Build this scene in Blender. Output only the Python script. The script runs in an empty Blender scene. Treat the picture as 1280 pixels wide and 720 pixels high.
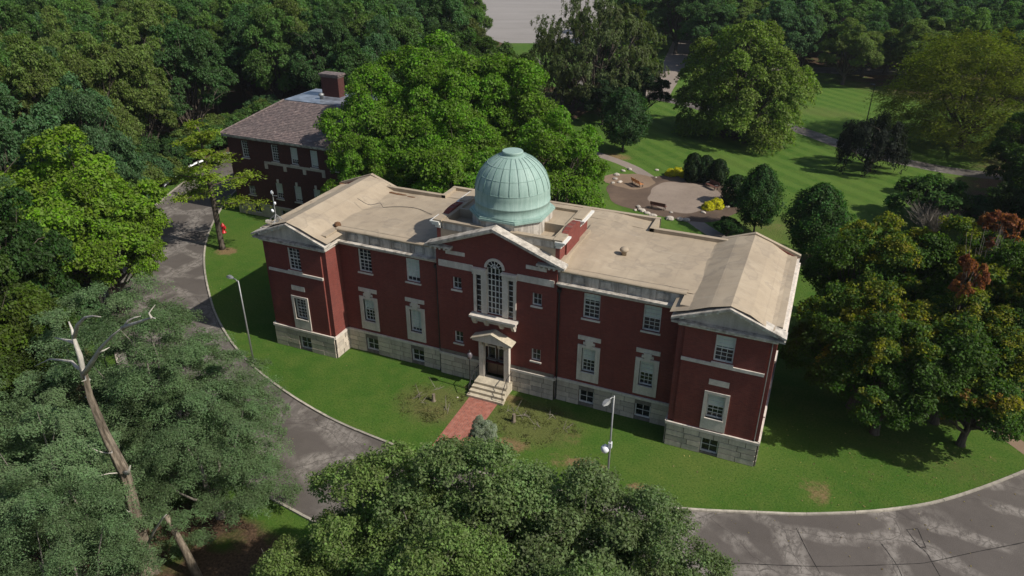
import bpy, math, random
import numpy as np
from mathutils import Vector, Matrix

# ------------------------------------------------------------------ camera, world, sun, exposure
SC = bpy.context.scene
COL = SC.collection
CAM_F, CAM_LOC = 922.5734, np.array([19.4424, -42.6113, 32.7959])
YAW, PITCH, ROLL = -0.4042, 0.4822, 0.0023
FW = np.array([math.sin(YAW)*math.cos(PITCH), math.cos(YAW)*math.cos(PITCH), -math.sin(PITCH)])
_rt = np.array([math.cos(YAW), -math.sin(YAW), 0.0]); _up = np.cross(_rt, FW)
RT = _rt*math.cos(ROLL) + _up*math.sin(ROLL)
UP = -_rt*math.sin(ROLL) + _up*math.cos(ROLL)
cam_data = bpy.data.cameras.new('camera')
cam = bpy.data.objects.new('camera', cam_data); COL.objects.link(cam)
cam_data.sensor_width = 36.0; cam_data.lens = CAM_F*36.0/1280.0
cam_data.clip_start = 0.5; cam_data.clip_end = 3000
_m = Matrix(((RT[0], UP[0], -FW[0]), (RT[1], UP[1], -FW[1]), (RT[2], UP[2], -FW[2])))
cam.matrix_world = Matrix.Translation(Vector(CAM_LOC)) @ _m.to_4x4()
SC.camera = cam

SUN_EL, SUN_AZ = math.radians(43.5), math.radians(-2.0)      # azimuth from +X, counter-clockwise
world = bpy.data.worlds.new('World'); SC.world = world; world.use_nodes = True
_nt = world.node_tree
_sky = _nt.nodes.new('ShaderNodeTexSky'); _sky.sky_type = 'NISHITA'; _sky.sun_disc = False
_sky.sun_elevation = SUN_EL; _sky.sun_rotation = math.radians(90) - SUN_AZ
_sky.air_density = 1.0; _sky.dust_density = 1.5; _sky.ozone_density = 1.0
_bg = _nt.nodes['Background']; _bg.inputs['Strength'].default_value = 0.092
_nt.links.new(_sky.outputs[0], _bg.inputs['Color'])
sun_data = bpy.data.lights.new('sun', 'SUN'); sun_data.energy = 4.8; sun_data.angle = math.radians(0.55)
sun_data.color = (1.0, 0.94, 0.85)
sun = bpy.data.objects.new('sun', sun_data); COL.objects.link(sun)
_sd = Vector((math.cos(SUN_EL)*math.cos(SUN_AZ), math.cos(SUN_EL)*math.sin(SUN_AZ), math.sin(SUN_EL)))
sun.rotation_euler = _sd.to_track_quat('Z', 'Y').to_euler(); sun.location = (60, 0, 80)
SC.view_settings.view_transform = 'Standard'; SC.view_settings.look = 'None'
SC.view_settings.exposure = 0.15; SC.view_settings.gamma = 1.0; SC.view_settings.use_curve_mapping = False
SC.cycles.max_bounces = 6; SC.cycles.diffuse_bounces = 4; SC.cycles.transmission_bounces = 4
SC.cycles.transparent_max_bounces = 8; SC.cycles.caustics_reflective = False; SC.cycles.caustics_refractive = False

RNG = np.random.default_rng(7)
random.seed(7)

# ------------------------------------------------------------------ helpers
def ray(u, v):
    return FW + RT*(u-640)/CAM_F - UP*(v-360)/CAM_F
def at(u, v, z=0.0):
    """point at height z seen at pixel (u, v) of the 1280x720 photograph"""
    d = ray(u, v); return CAM_LOC + d*(z-CAM_LOC[2])/d[2]
def px(p):
    d = np.array(p)-CAM_LOC; w = d@FW
    return 640+CAM_F*(d@RT)/w, 360-CAM_F*(d@UP)/w, w

def tag(o, label=None, cat=None, group=None, kind=None):
    if label: o['label'] = label
    if cat: o['category'] = cat
    if group: o['group'] = group
    if kind: o['kind'] = kind
    return o
def empty(name, loc, rz=0.0):
    o = bpy.data.objects.new(name, None); COL.objects.link(o)
    o.location = loc; o.rotation_euler = (0, 0, rz); o.empty_display_size = 0.3
    return o
def mesh_obj(name, me, mat=None, parent=None, loc=None):
    o = bpy.data.objects.new(name, me); COL.objects.link(o)
    if mat is not None and len(me.materials) == 0: me.materials.append(mat)
    if parent is not None: o.parent = parent
    if loc is not None: o.location = loc
    return o

class MB:
    """collects faces, built as ONE mesh object"""
    def __init__(s): s.v = []; s.f = []
    def add(s, vs, fs):
        n = len(s.v); s.v += [tuple(map(float, p)) for p in vs]; s.f += [tuple(i+n for i in f) for f in fs]; return s
    def quad(s, a, b, c, d): return s.add([a, b, c, d], [(0, 1, 2, 3)])
    def box(s, x0, x1, y0, y1, z0, z1):
        if x0 > x1: x0, x1 = x1, x0
        if y0 > y1: y0, y1 = y1, y0
        return s.add([(x0,y0,z0),(x1,y0,z0),(x1,y1,z0),(x0,y1,z0),(x0,y0,z1),(x1,y0,z1),(x1,y1,z1),(x0,y1,z1)],
                     [(0,3,2,1),(4,5,6,7),(0,1,5,4),(1,2,6,5),(2,3,7,6),(3,0,4,7)])
    def prism(s, poly, axis, a0, a1):
        """poly of 2-D points extruded along axis 'x','y' or 'z' from a0 to a1"""
        n = len(poly)
        def P(p, a):
            return (a, p[0], p[1]) if axis == 'x' else (p[0], a, p[1]) if axis == 'y' else (p[0], p[1], a)
        vs = [P(p, a0) for p in poly]+[P(p, a1) for p in poly]
        fs = [tuple(range(n))[::-1], tuple(range(n, 2*n))]
        fs += [(i, (i+1) % n, n+(i+1) % n, n+i) for i in range(n)]
        return s.add(vs, fs)
    def tube(s, pts, rad, n=8, cap=True):
        pts = [np.array(p, float) for p in pts]
        if np.isscalar(rad): rad = [rad]*len(pts)
        base = len(s.v); prev = None
        for i, p in enumerate(pts):
            d = pts[min(i+1, len(pts)-1)]-pts[max(i-1, 0)]; d = d/(np.linalg.norm(d)+1e-9)
            if prev is None:
                a = np.array([1., 0, 0]) if abs(d[0]) < .8 else np.array([0, 1., 0])
            else: a = prev
            u = a-d*(a@d); u /= np.linalg.norm(u)+1e-9; w = np.cross(d, u); prev = u
            for k in range(n):
                t = 2*math.pi*k/n; q = p+rad[i]*(math.cos(t)*u+math.sin(t)*w); s.v.append(tuple(map(float, q)))
        for i in range(len(pts)-1):
            for k in range(n):
                k2 = (k+1) % n
                s.f.append((base+i*n+k, base+i*n+k2, base+(i+1)*n+k2, base+(i+1)*n+k))
        if cap:
            s.f.append(tuple(base+k for k in range(n))[::-1])
            s.f.append(tuple(base+(len(pts)-1)*n+k for k in range(n)))
        return s
    def lathe(s, prof, n=24, c=(0, 0, 0), cap=True, a0=0.0):
        base = len(s.v)
        for r, z in prof:
            for k in range(n):
                t = a0+2*math.pi*k/n
                s.v.append((c[0]+r*math.cos(t), c[1]+r*math.sin(t), c[2]+z))
        for i in range(len(prof)-1):
            for k in range(n):
                k2 = (k+1) % n
                s.f.append((base+i*n+k, base+i*n+k2, base+(i+1)*n+k2, base+(i+1)*n+k))
        if cap:
            s.f.append(tuple(base+k for k in range(n))[::-1])
            s.f.append(tuple(base+(len(prof)-1)*n+k for k in range(n)))
        return s
    def mesh(s, name, smooth=False):
        me = bpy.data.meshes.new(name); me.from_pydata(s.v, [], s.f); me.update()
        if smooth: me.polygons.foreach_set('use_smooth', [True]*len(me.polygons))
        return me
    def build(s, name, mat, parent=None, smooth=False, loc=None, shift=None):
        if shift is not None:
            s.v = [(p[0]-shift[0], p[1]-shift[1], p[2]-shift[2]) for p in s.v]
        return mesh_obj(name, s.mesh(name, smooth), mat, parent, loc)

# ------------------------------------------------------------------ materials
class NT:
    def __init__(s, name):
        s.m = bpy.data.materials.new(name); s.m.use_nodes = True
        s.t = s.m.node_tree; s.p = s.t.nodes['Principled BSDF']; s.out = s.t.nodes['Material Output']
    def n(s, typ, **kw):
        nd = s.t.nodes.new('ShaderNode'+typ)
        for k, v in kw.items():
            if hasattr(nd, k) and k not in nd.inputs: setattr(nd, k, v)
            else: s.set(nd.inputs[k], v)
        return nd
    def set(s, sock, v):
        if isinstance(v, bpy.types.NodeSocket): s.t.links.new(v, sock)
        elif isinstance(v, tuple) and len(v) == 3 and sock.type == 'RGBA': sock.default_value = (*v, 1)
        else: sock.default_value = v
    def coord(s, kind='Object'): return s.n('TexCoord').outputs[kind]
    def noise(s, vec, scale, detail=4, rough=.55, out='Fac'):
        return s.n('TexNoise', Vector=vec, Scale=scale, Detail=detail, Roughness=rough).outputs[out]
    def ramp(s, fac, stops, interp='LINEAR'):
        r = s.n('ValToRGB'); s.set(r.inputs['Fac'], fac); cr = r.color_ramp; cr.interpolation = interp
        while len(cr.elements) < len(stops): cr.elements.new(.5)
        for e, (p, c) in zip(cr.elements, stops):
            e.position = p; e.color = (c, c, c, 1) if np.isscalar(c) else (*c, 1)
        return r.outputs['Color']
    def mix(s, fac, a, b, mode='MIX'):
        m = s.n('Mix', data_type='RGBA', blend_type=mode)
        s.set(m.inputs[0], fac); s.set(m.inputs[6], a); s.set(m.inputs[7], b); return m.outputs[2]
    def math(s, op, a, b=0.0, clamp=False):
        m = s.n('Math', operation=op, use_clamp=clamp); s.set(m.inputs[0], a); s.set(m.inputs[1], b); return m.outputs[0]
    def mapping(s, vec, scale=(1, 1, 1), rot=(0, 0, 0)):
        return s.n('Mapping', Vector=vec, Scale=scale, Rotation=rot).outputs[0]
    def bump(s, h, strength=.3, dist=.02):
        b = s.n('Bump', Height=h, Strength=strength, Distance=dist); s.t.links.new(b.outputs[0], s.p.inputs['Normal'])
    def fin(s, col, rough=.8, spec=.3, metal=0.0):
        s.set(s.p.inputs['Base Color'], col); s.set(s.p.inputs['Roughness'], rough)
        s.p.inputs['Specular IOR Level'].default_value = spec; s.p.inputs['Metallic'].default_value = metal
        return s.m

def plain(name, col, rough=.6, spec=.3, metal=0.0, var=.25, scale=3.0, bump=0.0):
    t = NT(name); c = t.coord()
    f = t.noise(c, scale, 5); dark = tuple(x*(1-var) for x in col); lite = tuple(min(1, x*(1+var)) for x in col)
    if bump: t.bump(f, bump)
    return t.fin(t.ramp(f, [(.3, dark), (.7, lite)]), rough, spec, metal)

def wall_vec(t):
    """(x+y, z) wall coordinates for axis-aligned walls"""
    sx = t.n('SeparateXYZ', Vector=t.coord())
    u = t.math('ADD', sx.outputs[0], sx.outputs[1])
    return t.n('CombineXYZ', X=u, Y=sx.outputs[2]).outputs[0]

def make_brick(name, c1, c2, mortar):
    t = NT(name); v = wall_vec(t)
    b = t.n('TexBrick', Vector=v, Scale=1.0, Color1=c1, Color2=c2, Mortar=mortar)
    b.inputs['Mortar Size'].default_value = .008; b.inputs['Brick Width'].default_value = .22
    b.inputs['Row Height'].default_value = .075; b.inputs['Bias'].default_value = -.1
    big = t.noise(t.coord(), .5, 5, .6); streak = t.noise(t.mapping(v, (3.0, .25, 1)), 1.0, 4)
    col = t.mix(t.ramp(big, [(.35, 0.0), (.75, .55)]), b.outputs['Color'], tuple(x*.62 for x in c1))
    col = t.mix(t.ramp(streak, [(.50, 0.0), (.78, .32)]), col, (.085, .03, .026))
    spk = t.noise(t.mapping(v, (4.5, 13, 1)), 1.0, 2)
    col = t.mix(t.ramp(spk, [(.58, 0.0), (.75, .5)]), col, (.31, .095, .062))
    t.bump(b.outputs['Fac'], -.35, .01)
    return t.fin(col, .88, .2)
M_BRICK = make_brick('brick_masonry', (.205, .045, .035), (.135, .032, .027), (.17, .095, .078))
M_BRICK2 = make_brick('old_dark_brick', (.085, .026, .022), (.06, .02, .018), (.085, .065, .058))

def make_stone(name, base, stain, amount=.6, rnd=True, rough=.85):
    t = NT(name); c = t.coord()
    g = t.n('NewGeometry').outputs['Position']
    n1 = t.noise(g, .9, 6, .65); n2 = t.noise(g, 9, 5, .6)
    streak = t.noise(t.mapping(g, (2.5, 2.5, .35)), 1.0, 5, .6)
    col = t.ramp(n2, [(.3, tuple(x*.86 for x in base)), (.7, tuple(x*1.1 for x in base))])
    if rnd:
        r = t.n('ObjectInfo').outputs['Random']
        col = t.mix(1.0, col, t.ramp(r, [(0, (.70, .69, .67)), (1, (1.1, 1.07, 1.02))]), 'MULTIPLY')
    col = t.mix(t.math('MULTIPLY', t.ramp(streak, [(.42, 0.0), (.72, 1.0)]), amount), col, stain)
    col = t.mix(t.math('MULTIPLY', t.ramp(n1, [(.5, 0.0), (.75, 1.0)]), amount*.7), col, tuple(x*.8 for x in stain))
    t.bump(n2, .35, .02)
    return t.fin(col, rough, .25)
M_STONE = make_stone('limestone', (.56, .50, .43), (.29, .25, .205), .6)
M_STONE_DIRTY = make_stone('weathered_limestone', (.50, .46, .40), (.09, .078, .065), .85, False)
M_STONE_CLEAN = make_stone('pale_limestone', (.61, .555, .485), (.35, .305, .255), .6, False)
M_CONCRETE = make_stone('kerb_concrete', (.43, .40, .345), (.17, .155, .13), .7, True)
M_STEP = make_stone('step_stone', (.50, .44, .33), (.2, .17, .13), .5, False)
M_BOULDER = make_stone('boulder_stone', (.50, .46, .41), (.2, .18, .15), .5, True)

def make_roof():
    t = NT('tan_roof_membrane'); g = t.n('NewGeometry').outputs['Position']
    n1 = t.noise(g, .22, 6, .6); n2 = t.noise(g, 1.3, 6, .65); n3 = t.noise(t.mapping(g, (.5, 3.0, 1)), 1.0, 4)
    sx = t.n('SeparateXYZ', Vector=g)
    col = t.ramp(n1, [(.3, (.275, .222, .160)), (.5, (.335, .272, .195)), (.72, (.385, .318, .232))])
    col = t.mix(t.ramp(n2, [(.50, 0.0), (.75, .55)]), col, (.225, .182, .135))
    col = t.mix(t.ramp(n3, [(.56, 0.0), (.8, .4)]), col, (.43, .37, .285))
    # membrane laps every 3 m
    fr = t.math('FRACT', t.math('MULTIPLY', t.math('ADD', sx.outputs[0], t.math('MULTIPLY', n2, .12)), 1/3.05))
    lap = t.ramp(fr, [(0, 1.0), (.016, 1.0), (.03, 0.0)])
    col = t.mix(t.math('MULTIPLY', lap, .16), col, (.18, .15, .115))
    pond = t.ramp(t.noise(g, .42, 4, .5), [(.56, 0.0), (.585, .45), (.62, .12), (.7, .25)])
    col = t.mix(pond, col, (.215, .18, .14))
    t.bump(n2, .5, .05)
    return t.fin(col, .75, .25)
M_ROOF = make_roof()

def make_copper():
    t = NT('verdigris_copper'); c = t.coord()
    sx = t.n('SeparateXYZ', Vector=c)
    ang = t.math('ARCTAN2', sx.outputs[1], sx.outputs[0])
    v = t.n('CombineXYZ', X=t.math('MULTIPLY', ang, 14.0), Y=t.math('MULTIPLY', sx.outputs[2], .45)).outputs[0]
    st = t.noise(v, 1.0, 6, .65); n = t.noise(c, 1.2, 5); f = t.noise(c, 7, 4)
    col = t.ramp(st, [(.28, (.185, .275, .238)), (.5, (.25, .355, .312)), (.72, (.33, .435, .388))])
    col = t.mix(t.ramp(n, [(.45, 0.0), (.7, .6)]), col, (.20, .305, .265))
    col = t.mix(t.ramp(f, [(.55, 0.0), (.75, .35)]), col, (.38, .475, .43))
    t.bump(n, .4, .05)
    return t.fin(col, .6, .35)
M_COPPER = make_copper()
M_COPPER_DARK = plain('dark_seam_copper', (.14, .22, .19), .6, .3, var=.4)

M_WHITE = plain('white_painted_wood', (.62, .61, .57), .5, .3, var=.1, scale=6)
M_MORTAR = plain('mortar', (.17, .15, .13), .95, .1, var=.3)
M_BLIND = plain('roller_blind', (.56, .60, .53), .8, .1, var=.08, scale=2)
def make_glass():
    t = NT('window_glass'); n = t.noise(t.n('NewGeometry').outputs['Position'], .7, 3)
    t.bump(t.noise(t.coord(), 1.5, 2), .06, .05)
    return t.fin(t.ramp(n, [(.35, (.006, .007, .008)), (.7, (.03, .034, .036))]), .06, .5)
M_GLASS = make_glass()
M_DOOR = plain('brown_door_wood', (.085, .05, .03), .45, .4, var=.3, scale=4)
M_DARK_METAL = plain('dark_metal', (.03, .03, .032), .45, .5, .3, var=.3)
M_GREY_METAL = plain('galvanised_metal', (.26, .265, .26), .5, .5, .5, var=.15)
M_WHITE_PLASTIC = plain('white_plastic', (.75, .77, .8), .35, .4, var=.06)
M_RED_PAINT = plain('red_paint', (.45, .02, .025), .4, .45, var=.2)
M_ORANGE_WOOD = plain('orange_bench_wood', (.48, .22, .09), .6, .3, var=.2, scale=8)
M_BROWN_WOOD = plain('brown_bench_wood', (.13, .06, .045), .6, .3, var=.25, scale=8)
M_PATCH = plain('torn_membrane', (.14, .075, .04), .9, .1, var=.5, scale=5)
M_BLUE_ROOF = plain('grey_metal_deck', (.25, .28, .33), .3, .5, .4, var=.5, scale=.9)
M_TAR = plain('tar_seam', (.02, .018, .017), .8, .2)

def make_slate():
    t = NT('roof_slate'); g = t.n('NewGeometry').outputs['Position']
    n = t.noise(t.mapping(g, (2.6, 3.8, 3.8)), 1.0, 2, .5); n2 = t.noise(g, .35, 4)
    w = t.n('TexWhiteNoise', noise_dimensions='3D'); t.set(w.inputs['Vector'], t.n('NewGeometry').outputs['True Normal'])
    col = t.ramp(n, [(.3, (.085, .066, .062)), (.5, (.135, .105, .10)), (.62, (.19, .14, .125)), (.78, (.30, .26, .24))])
    col = t.mix(t.ramp(n2, [(.4, 0.0), (.7, .5)]), col, (.12, .10, .09))
    return t.fin(col, .7, .35)
M_SLATE = make_slate()

def make_asphalt(name, c0, c1, light, cracks=True):
    t = NT(name); g = t.n('NewGeometry').outputs['Position']
    n1 = t.noise(g, .16, 5, .6); n2 = t.noise(g, 1.1, 6, .6); n3 = t.noise(g, 24, 3, .6)
    col = t.ramp(n1, [(.32, c0), (.68, c1)])
    col = t.mix(t.ramp(n2, [(.45, 0.0), (.8, .4)]), col, tuple(x*.7 for x in c0))
    if cracks:
        wob = t.n('VectorMath', operation='ADD'); t.set(wob.inputs[0], g)
        sc = t.n('VectorMath', operation='SCALE', Scale=1.1); t.set(sc.inputs[0], t.n('TexNoise', Vector=g, Scale=.55, Detail=5).outputs['Color'])
        t.t.links.new(sc.outputs[0], wob.inputs[1])
        vo = t.n('TexVoronoi', feature='DISTANCE_TO_EDGE', Vector=t.mapping(wob.outputs[0], (.17, .29, .0)), Scale=1.0).outputs['Distance']
        vo2 = t.n('TexVoronoi', feature='DISTANCE_TO_EDGE', Vector=t.mapping(wob.outputs[0], (.8, .55, .0)), Scale=1.0).outputs['Distance']
        streak = t.noise(t.mapping(g, (2.2, 1.5, 1)), 1.0, 9, .78)
        near = t.ramp(vo, [(.0, 1.0), (.05, .8), (.15, .0)])
        mask = t.math('MULTIPLY', t.ramp(near, [(.0, 0.0), (.35, .6), (.8, 1.0)]), t.ramp(streak, [(.40, 0.0), (.54, .75), (.66, 1.0)]))
        mask = t.math('MULTIPLY', mask, t.ramp(t.noise(g, .33, 3), [(.36, 0.0), (.52, 1.0)]))
        mask = t.math('MULTIPLY', mask, t.ramp(t.noise(g, .11, 2), [(.34, 0.0), (.50, .9)]))
        col = t.mix(mask, col, light)
        col = t.mix(t.ramp(vo, [(.0, .7), (.004, .35), (.008, 0.0)]), col, (.035, .03, .028))
        fine = t.math('MULTIPLY', t.ramp(vo2, [(.0, .8), (.016, .5), (.028, 0.0)]), t.ramp(mask, [(.15, 0.0), (.5, .8)]))
        col = t.mix(fine, col, (.035, .03, .028))
    col = t.mix(.35, col, t.ramp(n3, [(.35, tuple(x*.6 for x in c0)), (.65, tuple(x*1.25 for x in c1))]))
    t.bump(n3, .4, .01)
    return t.fin(col, .85, .25)
M_ASPHALT = make_asphalt('worn_asphalt', (.074, .064, .057), (.114, .100, .089), (.35, .32, .285))
def make_lot():
    t = NT('pale_parking_asphalt'); g = t.n('NewGeometry').outputs['Position']
    d = t.mapping(g, (1, 1, 1), (0, 0, math.radians(-25)))
    st = t.noise(t.mapping(d, (.02, .22, 1)), 1.0, 7, .7); n = t.noise(g, .05, 5, .6); f = t.noise(t.mapping(d, (.08, 1.2, 1)), 1.0, 5, .7)
    col = t.ramp(st, [(.3, (.215, .20, .186)), (.5, (.25, .232, .217)), (.7, (.28, .262, .245))])
    col = t.mix(t.ramp(n, [(.45, 0.0), (.7, .5)]), col, (.20, .185, .17))
    col = t.mix(t.ramp(f, [(.6, 0.0), (.8, .15)]), col, (.36, .34, .315))
    return t.fin(col, .9, .15)
M_LOT = make_lot()
M_PATH = make_asphalt('pale_path', (.20, .165, .14), (.27, .225, .19), (.3, .27, .23), False)
M_GRAVEL = make_asphalt('patio_gravel', (.165, .128, .10), (.285, .23, .185), (.4, .35, .3), False)
M_MULCH = make_asphalt('bark_mulch', (.055, .038, .028), (.15, .105, .075), (.1, .1, .1), False)
M_DIRT = make_asphalt('dirt_path', (.17, .115, .075), (.24, .175, .12), (.1, .1, .1), False)

def make_paving():
    t = NT('red_paving_brick'); c = t.coord()
    b = t.n('TexBrick', Vector=t.mapping(c, (1, 1, 1), (0, 0, math.radians(45))), Scale=1.0, Color1=(.36, .095, .06), Color2=(.25, .07, .05), Mortar=(.20, .15, .12))
    b.inputs['Mortar Size'].default_value = .014; b.inputs['Brick Width'].default_value = .22; b.inputs['Row Height'].default_value = .11
    n = t.noise(c, 3, 5)
    col = t.mix(t.ramp(n, [(.45, 0.0), (.7, .6)]), b.outputs['Color'], (.42, .2, .15))
    t.bump(b.outputs['Fac'], -.4, .01); return t.fin(col, .85, .2)
M_PAVING = make_paving()

def make_grass():
    t = NT('lawn_and_woodland_floor'); g = t.n('NewGeometry').outputs['Position']
    at_ = lambda nm: t.n('Attribute', attribute_name=nm).outputs['Fac']
    n1 = t.noise(g, .09, 6, .6); n2 = t.noise(g, .7, 6, .65); n3 = t.noise(g, 7, 5, .7); n4 = t.noise(g, 30, 2, .6)
    col = t.ramp(n1, [(.3, (.042, .108, .014)), (.5, (.064, .132, .019)), (.72, (.100, .146, .030))])
    col = t.mix(t.ramp(n2, [(.40, .0), (.72, .7)]), col, (.108, .152, .030))
    col = t.mix(t.ramp(n3, [(.36, .75), (.52, 0.0)]), col, (.030, .078, .009))
    col = t.mix(t.ramp(n3, [(.56, 0.0), (.78, .55)]), col, (.125, .148, .046))
    col = t.mix(t.ramp(n4, [(.3, .45), (.5, 0.0)]), col, (.018, .055, .006))
    # mowing stripes
    p0, p1 = at(960, 195), at(1045, 230)
    ang = math.atan2(p1[1]-p0[1], p1[0]-p0[0])
    w = t.n('TexWave', wave_type='BANDS', bands_direction='Y', Vector=t.mapping(g, (1, 1, 1), (0, 0, -ang)), Scale=.11, Distortion=1.0)
    w.inputs['Detail'].default_value = 2.0; w.inputs['Detail Scale'].default_value = .6
    stripe = t.math('MULTIPLY', t.ramp(w.outputs['Fac'], [(.3, 0.0), (.7, 1.0)]), at_('mow'))
    col = t.mix(t.math('MULTIPLY', stripe, .32), col, (.115, .19, .035))
    # thin, dry and bare places
    nd = t.noise(g, 1.7, 6, .75)
    dry = t.ramp(t.math('ADD', t.math('MULTIPLY', at_('dry'), .75), t.math('MULTIPLY', nd, .62)), [(.58, 0.0), (.78, .9)])
    col = t.mix(dry, col, t.ramp(n3, [(.35, (.15, .085, .045)), (.65, (.27, .19, .10))]))
    thin = t.ramp(t.math('ADD', t.math('MULTIPLY', at_('thin'), .6), t.math('MULTIPLY', nd, .5)), [(.45, 0.0), (.75, .75)])
    col = t.mix(thin, col, t.ramp(n3, [(.35, (.085, .085, .03)), (.65, (.145, .15, .05))]))
    lit = t.ramp(t.math('ADD', at_('litter'), t.math('MULTIPLY', n2, .45)), [(.55, 0.0), (.82, 1.0)])
    lc = t.ramp(n3, [(.3, (.035, .022, .014)), (.5, (.085, .055, .035)), (.7, (.17, .105, .065))])
    lc = t.mix(t.ramp(t.noise(g, .35, 5), [(.52, 0.0), (.66, .9)]), lc, (.045, .085, .012))
    col = t.mix(lit, col, lc)
    t.bump(t.math('ADD', n3, t.math('MULTIPLY', n4, .7)), .9, .08)
    return t.fin(col, .95, .1)
M_GRASS = make_grass()

def make_bark(name, c0, c1, sc=1.0):
    t = NT(name); c = t.coord()
    n = t.noise(t.mapping(c, (6*sc, 6*sc, .9*sc)), 1.0, 6, .65); n2 = t.noise(c, 1.2, 4)
    col = t.ramp(n, [(.32, c0), (.68, c1)])
    col = t.mix(t.ramp(n2, [(.5, 0.0), (.75, .4)]), col, tuple(x*.55 for x in c0))
    t.bump(n, .8, .05); return t.fin(col, .92, .15)
M_BARK = make_bark('dark_bark', (.045, .036, .028), (.12, .10, .08))
M_BARK_GREY = make_bark('grey_bark', (.10, .09, .075), (.26, .235, .20))
M_BARK_BIRCH = make_bark('white_birch_bark', (.32, .31, .28), (.62, .6, .55), .5)
M_DEADWOOD = make_bark('weathered_dead_wood', (.05, .038, .027), (.27, .225, .17))
M_DEAD_PALE = make_bark('bleached_dead_wood', (.30, .275, .235), (.52, .49, .43))
M_TWIG = plain('grey_twigs', (.20, .175, .15), .9, .1, var=.3)

def make_leaf(name, autumn=None):
    """leaf colour from the object's colour, varied by clump (attribute 'clump') and by leaf ('leafvar')"""
    t = NT(name); oi = t.n('ObjectInfo')
    cl = t.n('Attribute', attribute_name='clump').outputs['Fac']; lv = t.n('Attribute', attribute_name='leafvar').outputs['Fac']
    col = oi.outputs['Color']
    if autumn:
        hi = t.n('Attribute', attribute_name='rise').outputs['Fac']
        k = t.math('ADD', t.math('MULTIPLY', cl, .75), t.math('ADD', t.math('MULTIPLY', hi, .45), t.math('MULTIPLY', lv, .12)))
        turned = t.ramp(cl, autumn)
        col = t.mix(t.ramp(k, [(.82, 0.0), (1.12, .8)]), col, turned)
    hs = t.n('HueSaturation', Color=col)
    t.set(hs.inputs['Hue'], t.math('ADD', .474, t.math('ADD', t.math('MULTIPLY', cl, .03), t.math('MULTIPLY', lv, .024))))
    t.set(hs.inputs['Saturation'], t.math('ADD', .88, t.math('MULTIPLY', lv, .2)))
    t.set(hs.inputs['Value'], t.math('ADD', .42, t.math('ADD', t.math('MULTIPLY', cl, .62), t.math('MULTIPLY', lv, .62))))
    t.t.nodes.remove(t.p)
    d = t.n('BsdfDiffuse', Color=hs.outputs[0]); tr = t.n('BsdfTranslucent')
    t.set(tr.inputs['Color'], t.mix(1.0, hs.outputs[0], (1.1, 1.3, .4), 'MULTIPLY'))
    gl = t.n('BsdfGlossy', Roughness=.6); gl.inputs['Color'].default_value = (.5, .55, .5, 1)
    m1 = t.n('MixShader', Fac=.42); t.t.links.new(d.outputs[0], m1.inputs[1]); t.t.links.new(tr.outputs[0], m1.inputs[2])
    m2 = t.n('MixShader', Fac=.02); t.t.links.new(m1.outputs[0], m2.inputs[1]); t.t.links.new(gl.outputs[0], m2.inputs[2])
    t.t.links.new(m2.outputs[0], t.out.inputs['Surface'])
    return t.m
M_LEAF = make_leaf('green_leaves')
M_LEAF_AUTUMN = make_leaf('turning_leaves', [(.0, (.09, .14, .012)), (.45, (.15, .175, .014)), (.8, (.21, .185, .014)), (.97, (.20, .13, .012)), (.99, (.18, .06, .018))])
# ------------------------------------------------------------------ ground, drive, paths
def smooth_line(pts, n):
    """Catmull-Rom through pts, n points evenly spread along it"""
    P = np.array([tuple(p)[:2] for p in pts], float); P = np.vstack([2*P[0]-P[1], P, 2*P[-1]-P[-2]])
    out = []
    for i in range(1, len(P)-2):
        for t in np.linspace(0, 1, 16, endpoint=False):
            a, b, c, d = P[i-1], P[i], P[i+1], P[i+2]
            out.append(.5*((2*b)+(-a+c)*t+(2*a-5*b+4*c-d)*t*t+(-a+3*b-3*c+d)*t**3))
    out.append(P[-2]); out = np.array(out)
    s = np.concatenate([[0], np.cumsum(np.linalg.norm(np.diff(out, axis=0), axis=1))])
    q = np.linspace(0, s[-1], n)
    return np.stack([np.interp(q, s, out[:, 0]), np.interp(q, s, out[:, 1])], 1)

INNER = [(47, 17), (40.5, 9.8), (35.5, 4.4), (32.4, 1.2), (30.1, -.9), (28, -2.4), (25.8, -3.7), (22.7, -5.2), (20.6, -6.0), (14.8, -8.0),
         (7.7, -9.3), (.4, -9.75), (-4.3, -9.45), (-8.6, -8.9), (-12.2, -8.05), (-16, -6.8), (-19.1, -5.5), (-22.9, -3.5), (-27.2, -.6),
         (-30.6, 2.2), (-35, 6.2), (-38.6, 10), (-41.8, 14.1), (-44.4, 18.2), (-47.2, 23.3), (-49.5, 30), (-51, 40), (-52, 55)]
OUTER = [(53, 12), (46, 4.5), (40.5, -1.5), (36, -5.5), (32, -8.6), (28, -11.2), (24, -13.4), (19, -15.3), (14, -16.6), (8, -17.5), (1, -17.8), (-4, -17.3),
         (-8, -16.7), (-11.5, -16.2), (-17, -14.9), (-22, -13.2), (-27, -10.7), (-32, -7.3), (-37, -3.9), (-42.5, 1.6), (-47.5, 8), (-51.5, 14), (-55, 21.5),
         (-57.5, 28.5), (-59, 36), (-60, 46), (-60.5, 56)]
inner = smooth_line(INNER, 150); outer = smooth_line(OUTER, 150)

def sheet_strip(name, A, B, z, mat, across=4, parent=None):
    mb = MB(); n = len(A)
    for i in range(n):
        for k in range(across+1):
            p = A[i]+(B[i]-A[i])*k/across; mb.v.append((p[0], p[1], z))
    for i in range(n-1):
        for k in range(across):
            a = i*(across+1)+k; mb.f.append((a, a+across+1, a+across+2, a+1))
    me = mb.mesh(name)
    if me.polygons[0].normal.z < 0: me.flip_normals()
    return mesh_obj(name, me, mat, parent)

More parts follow.
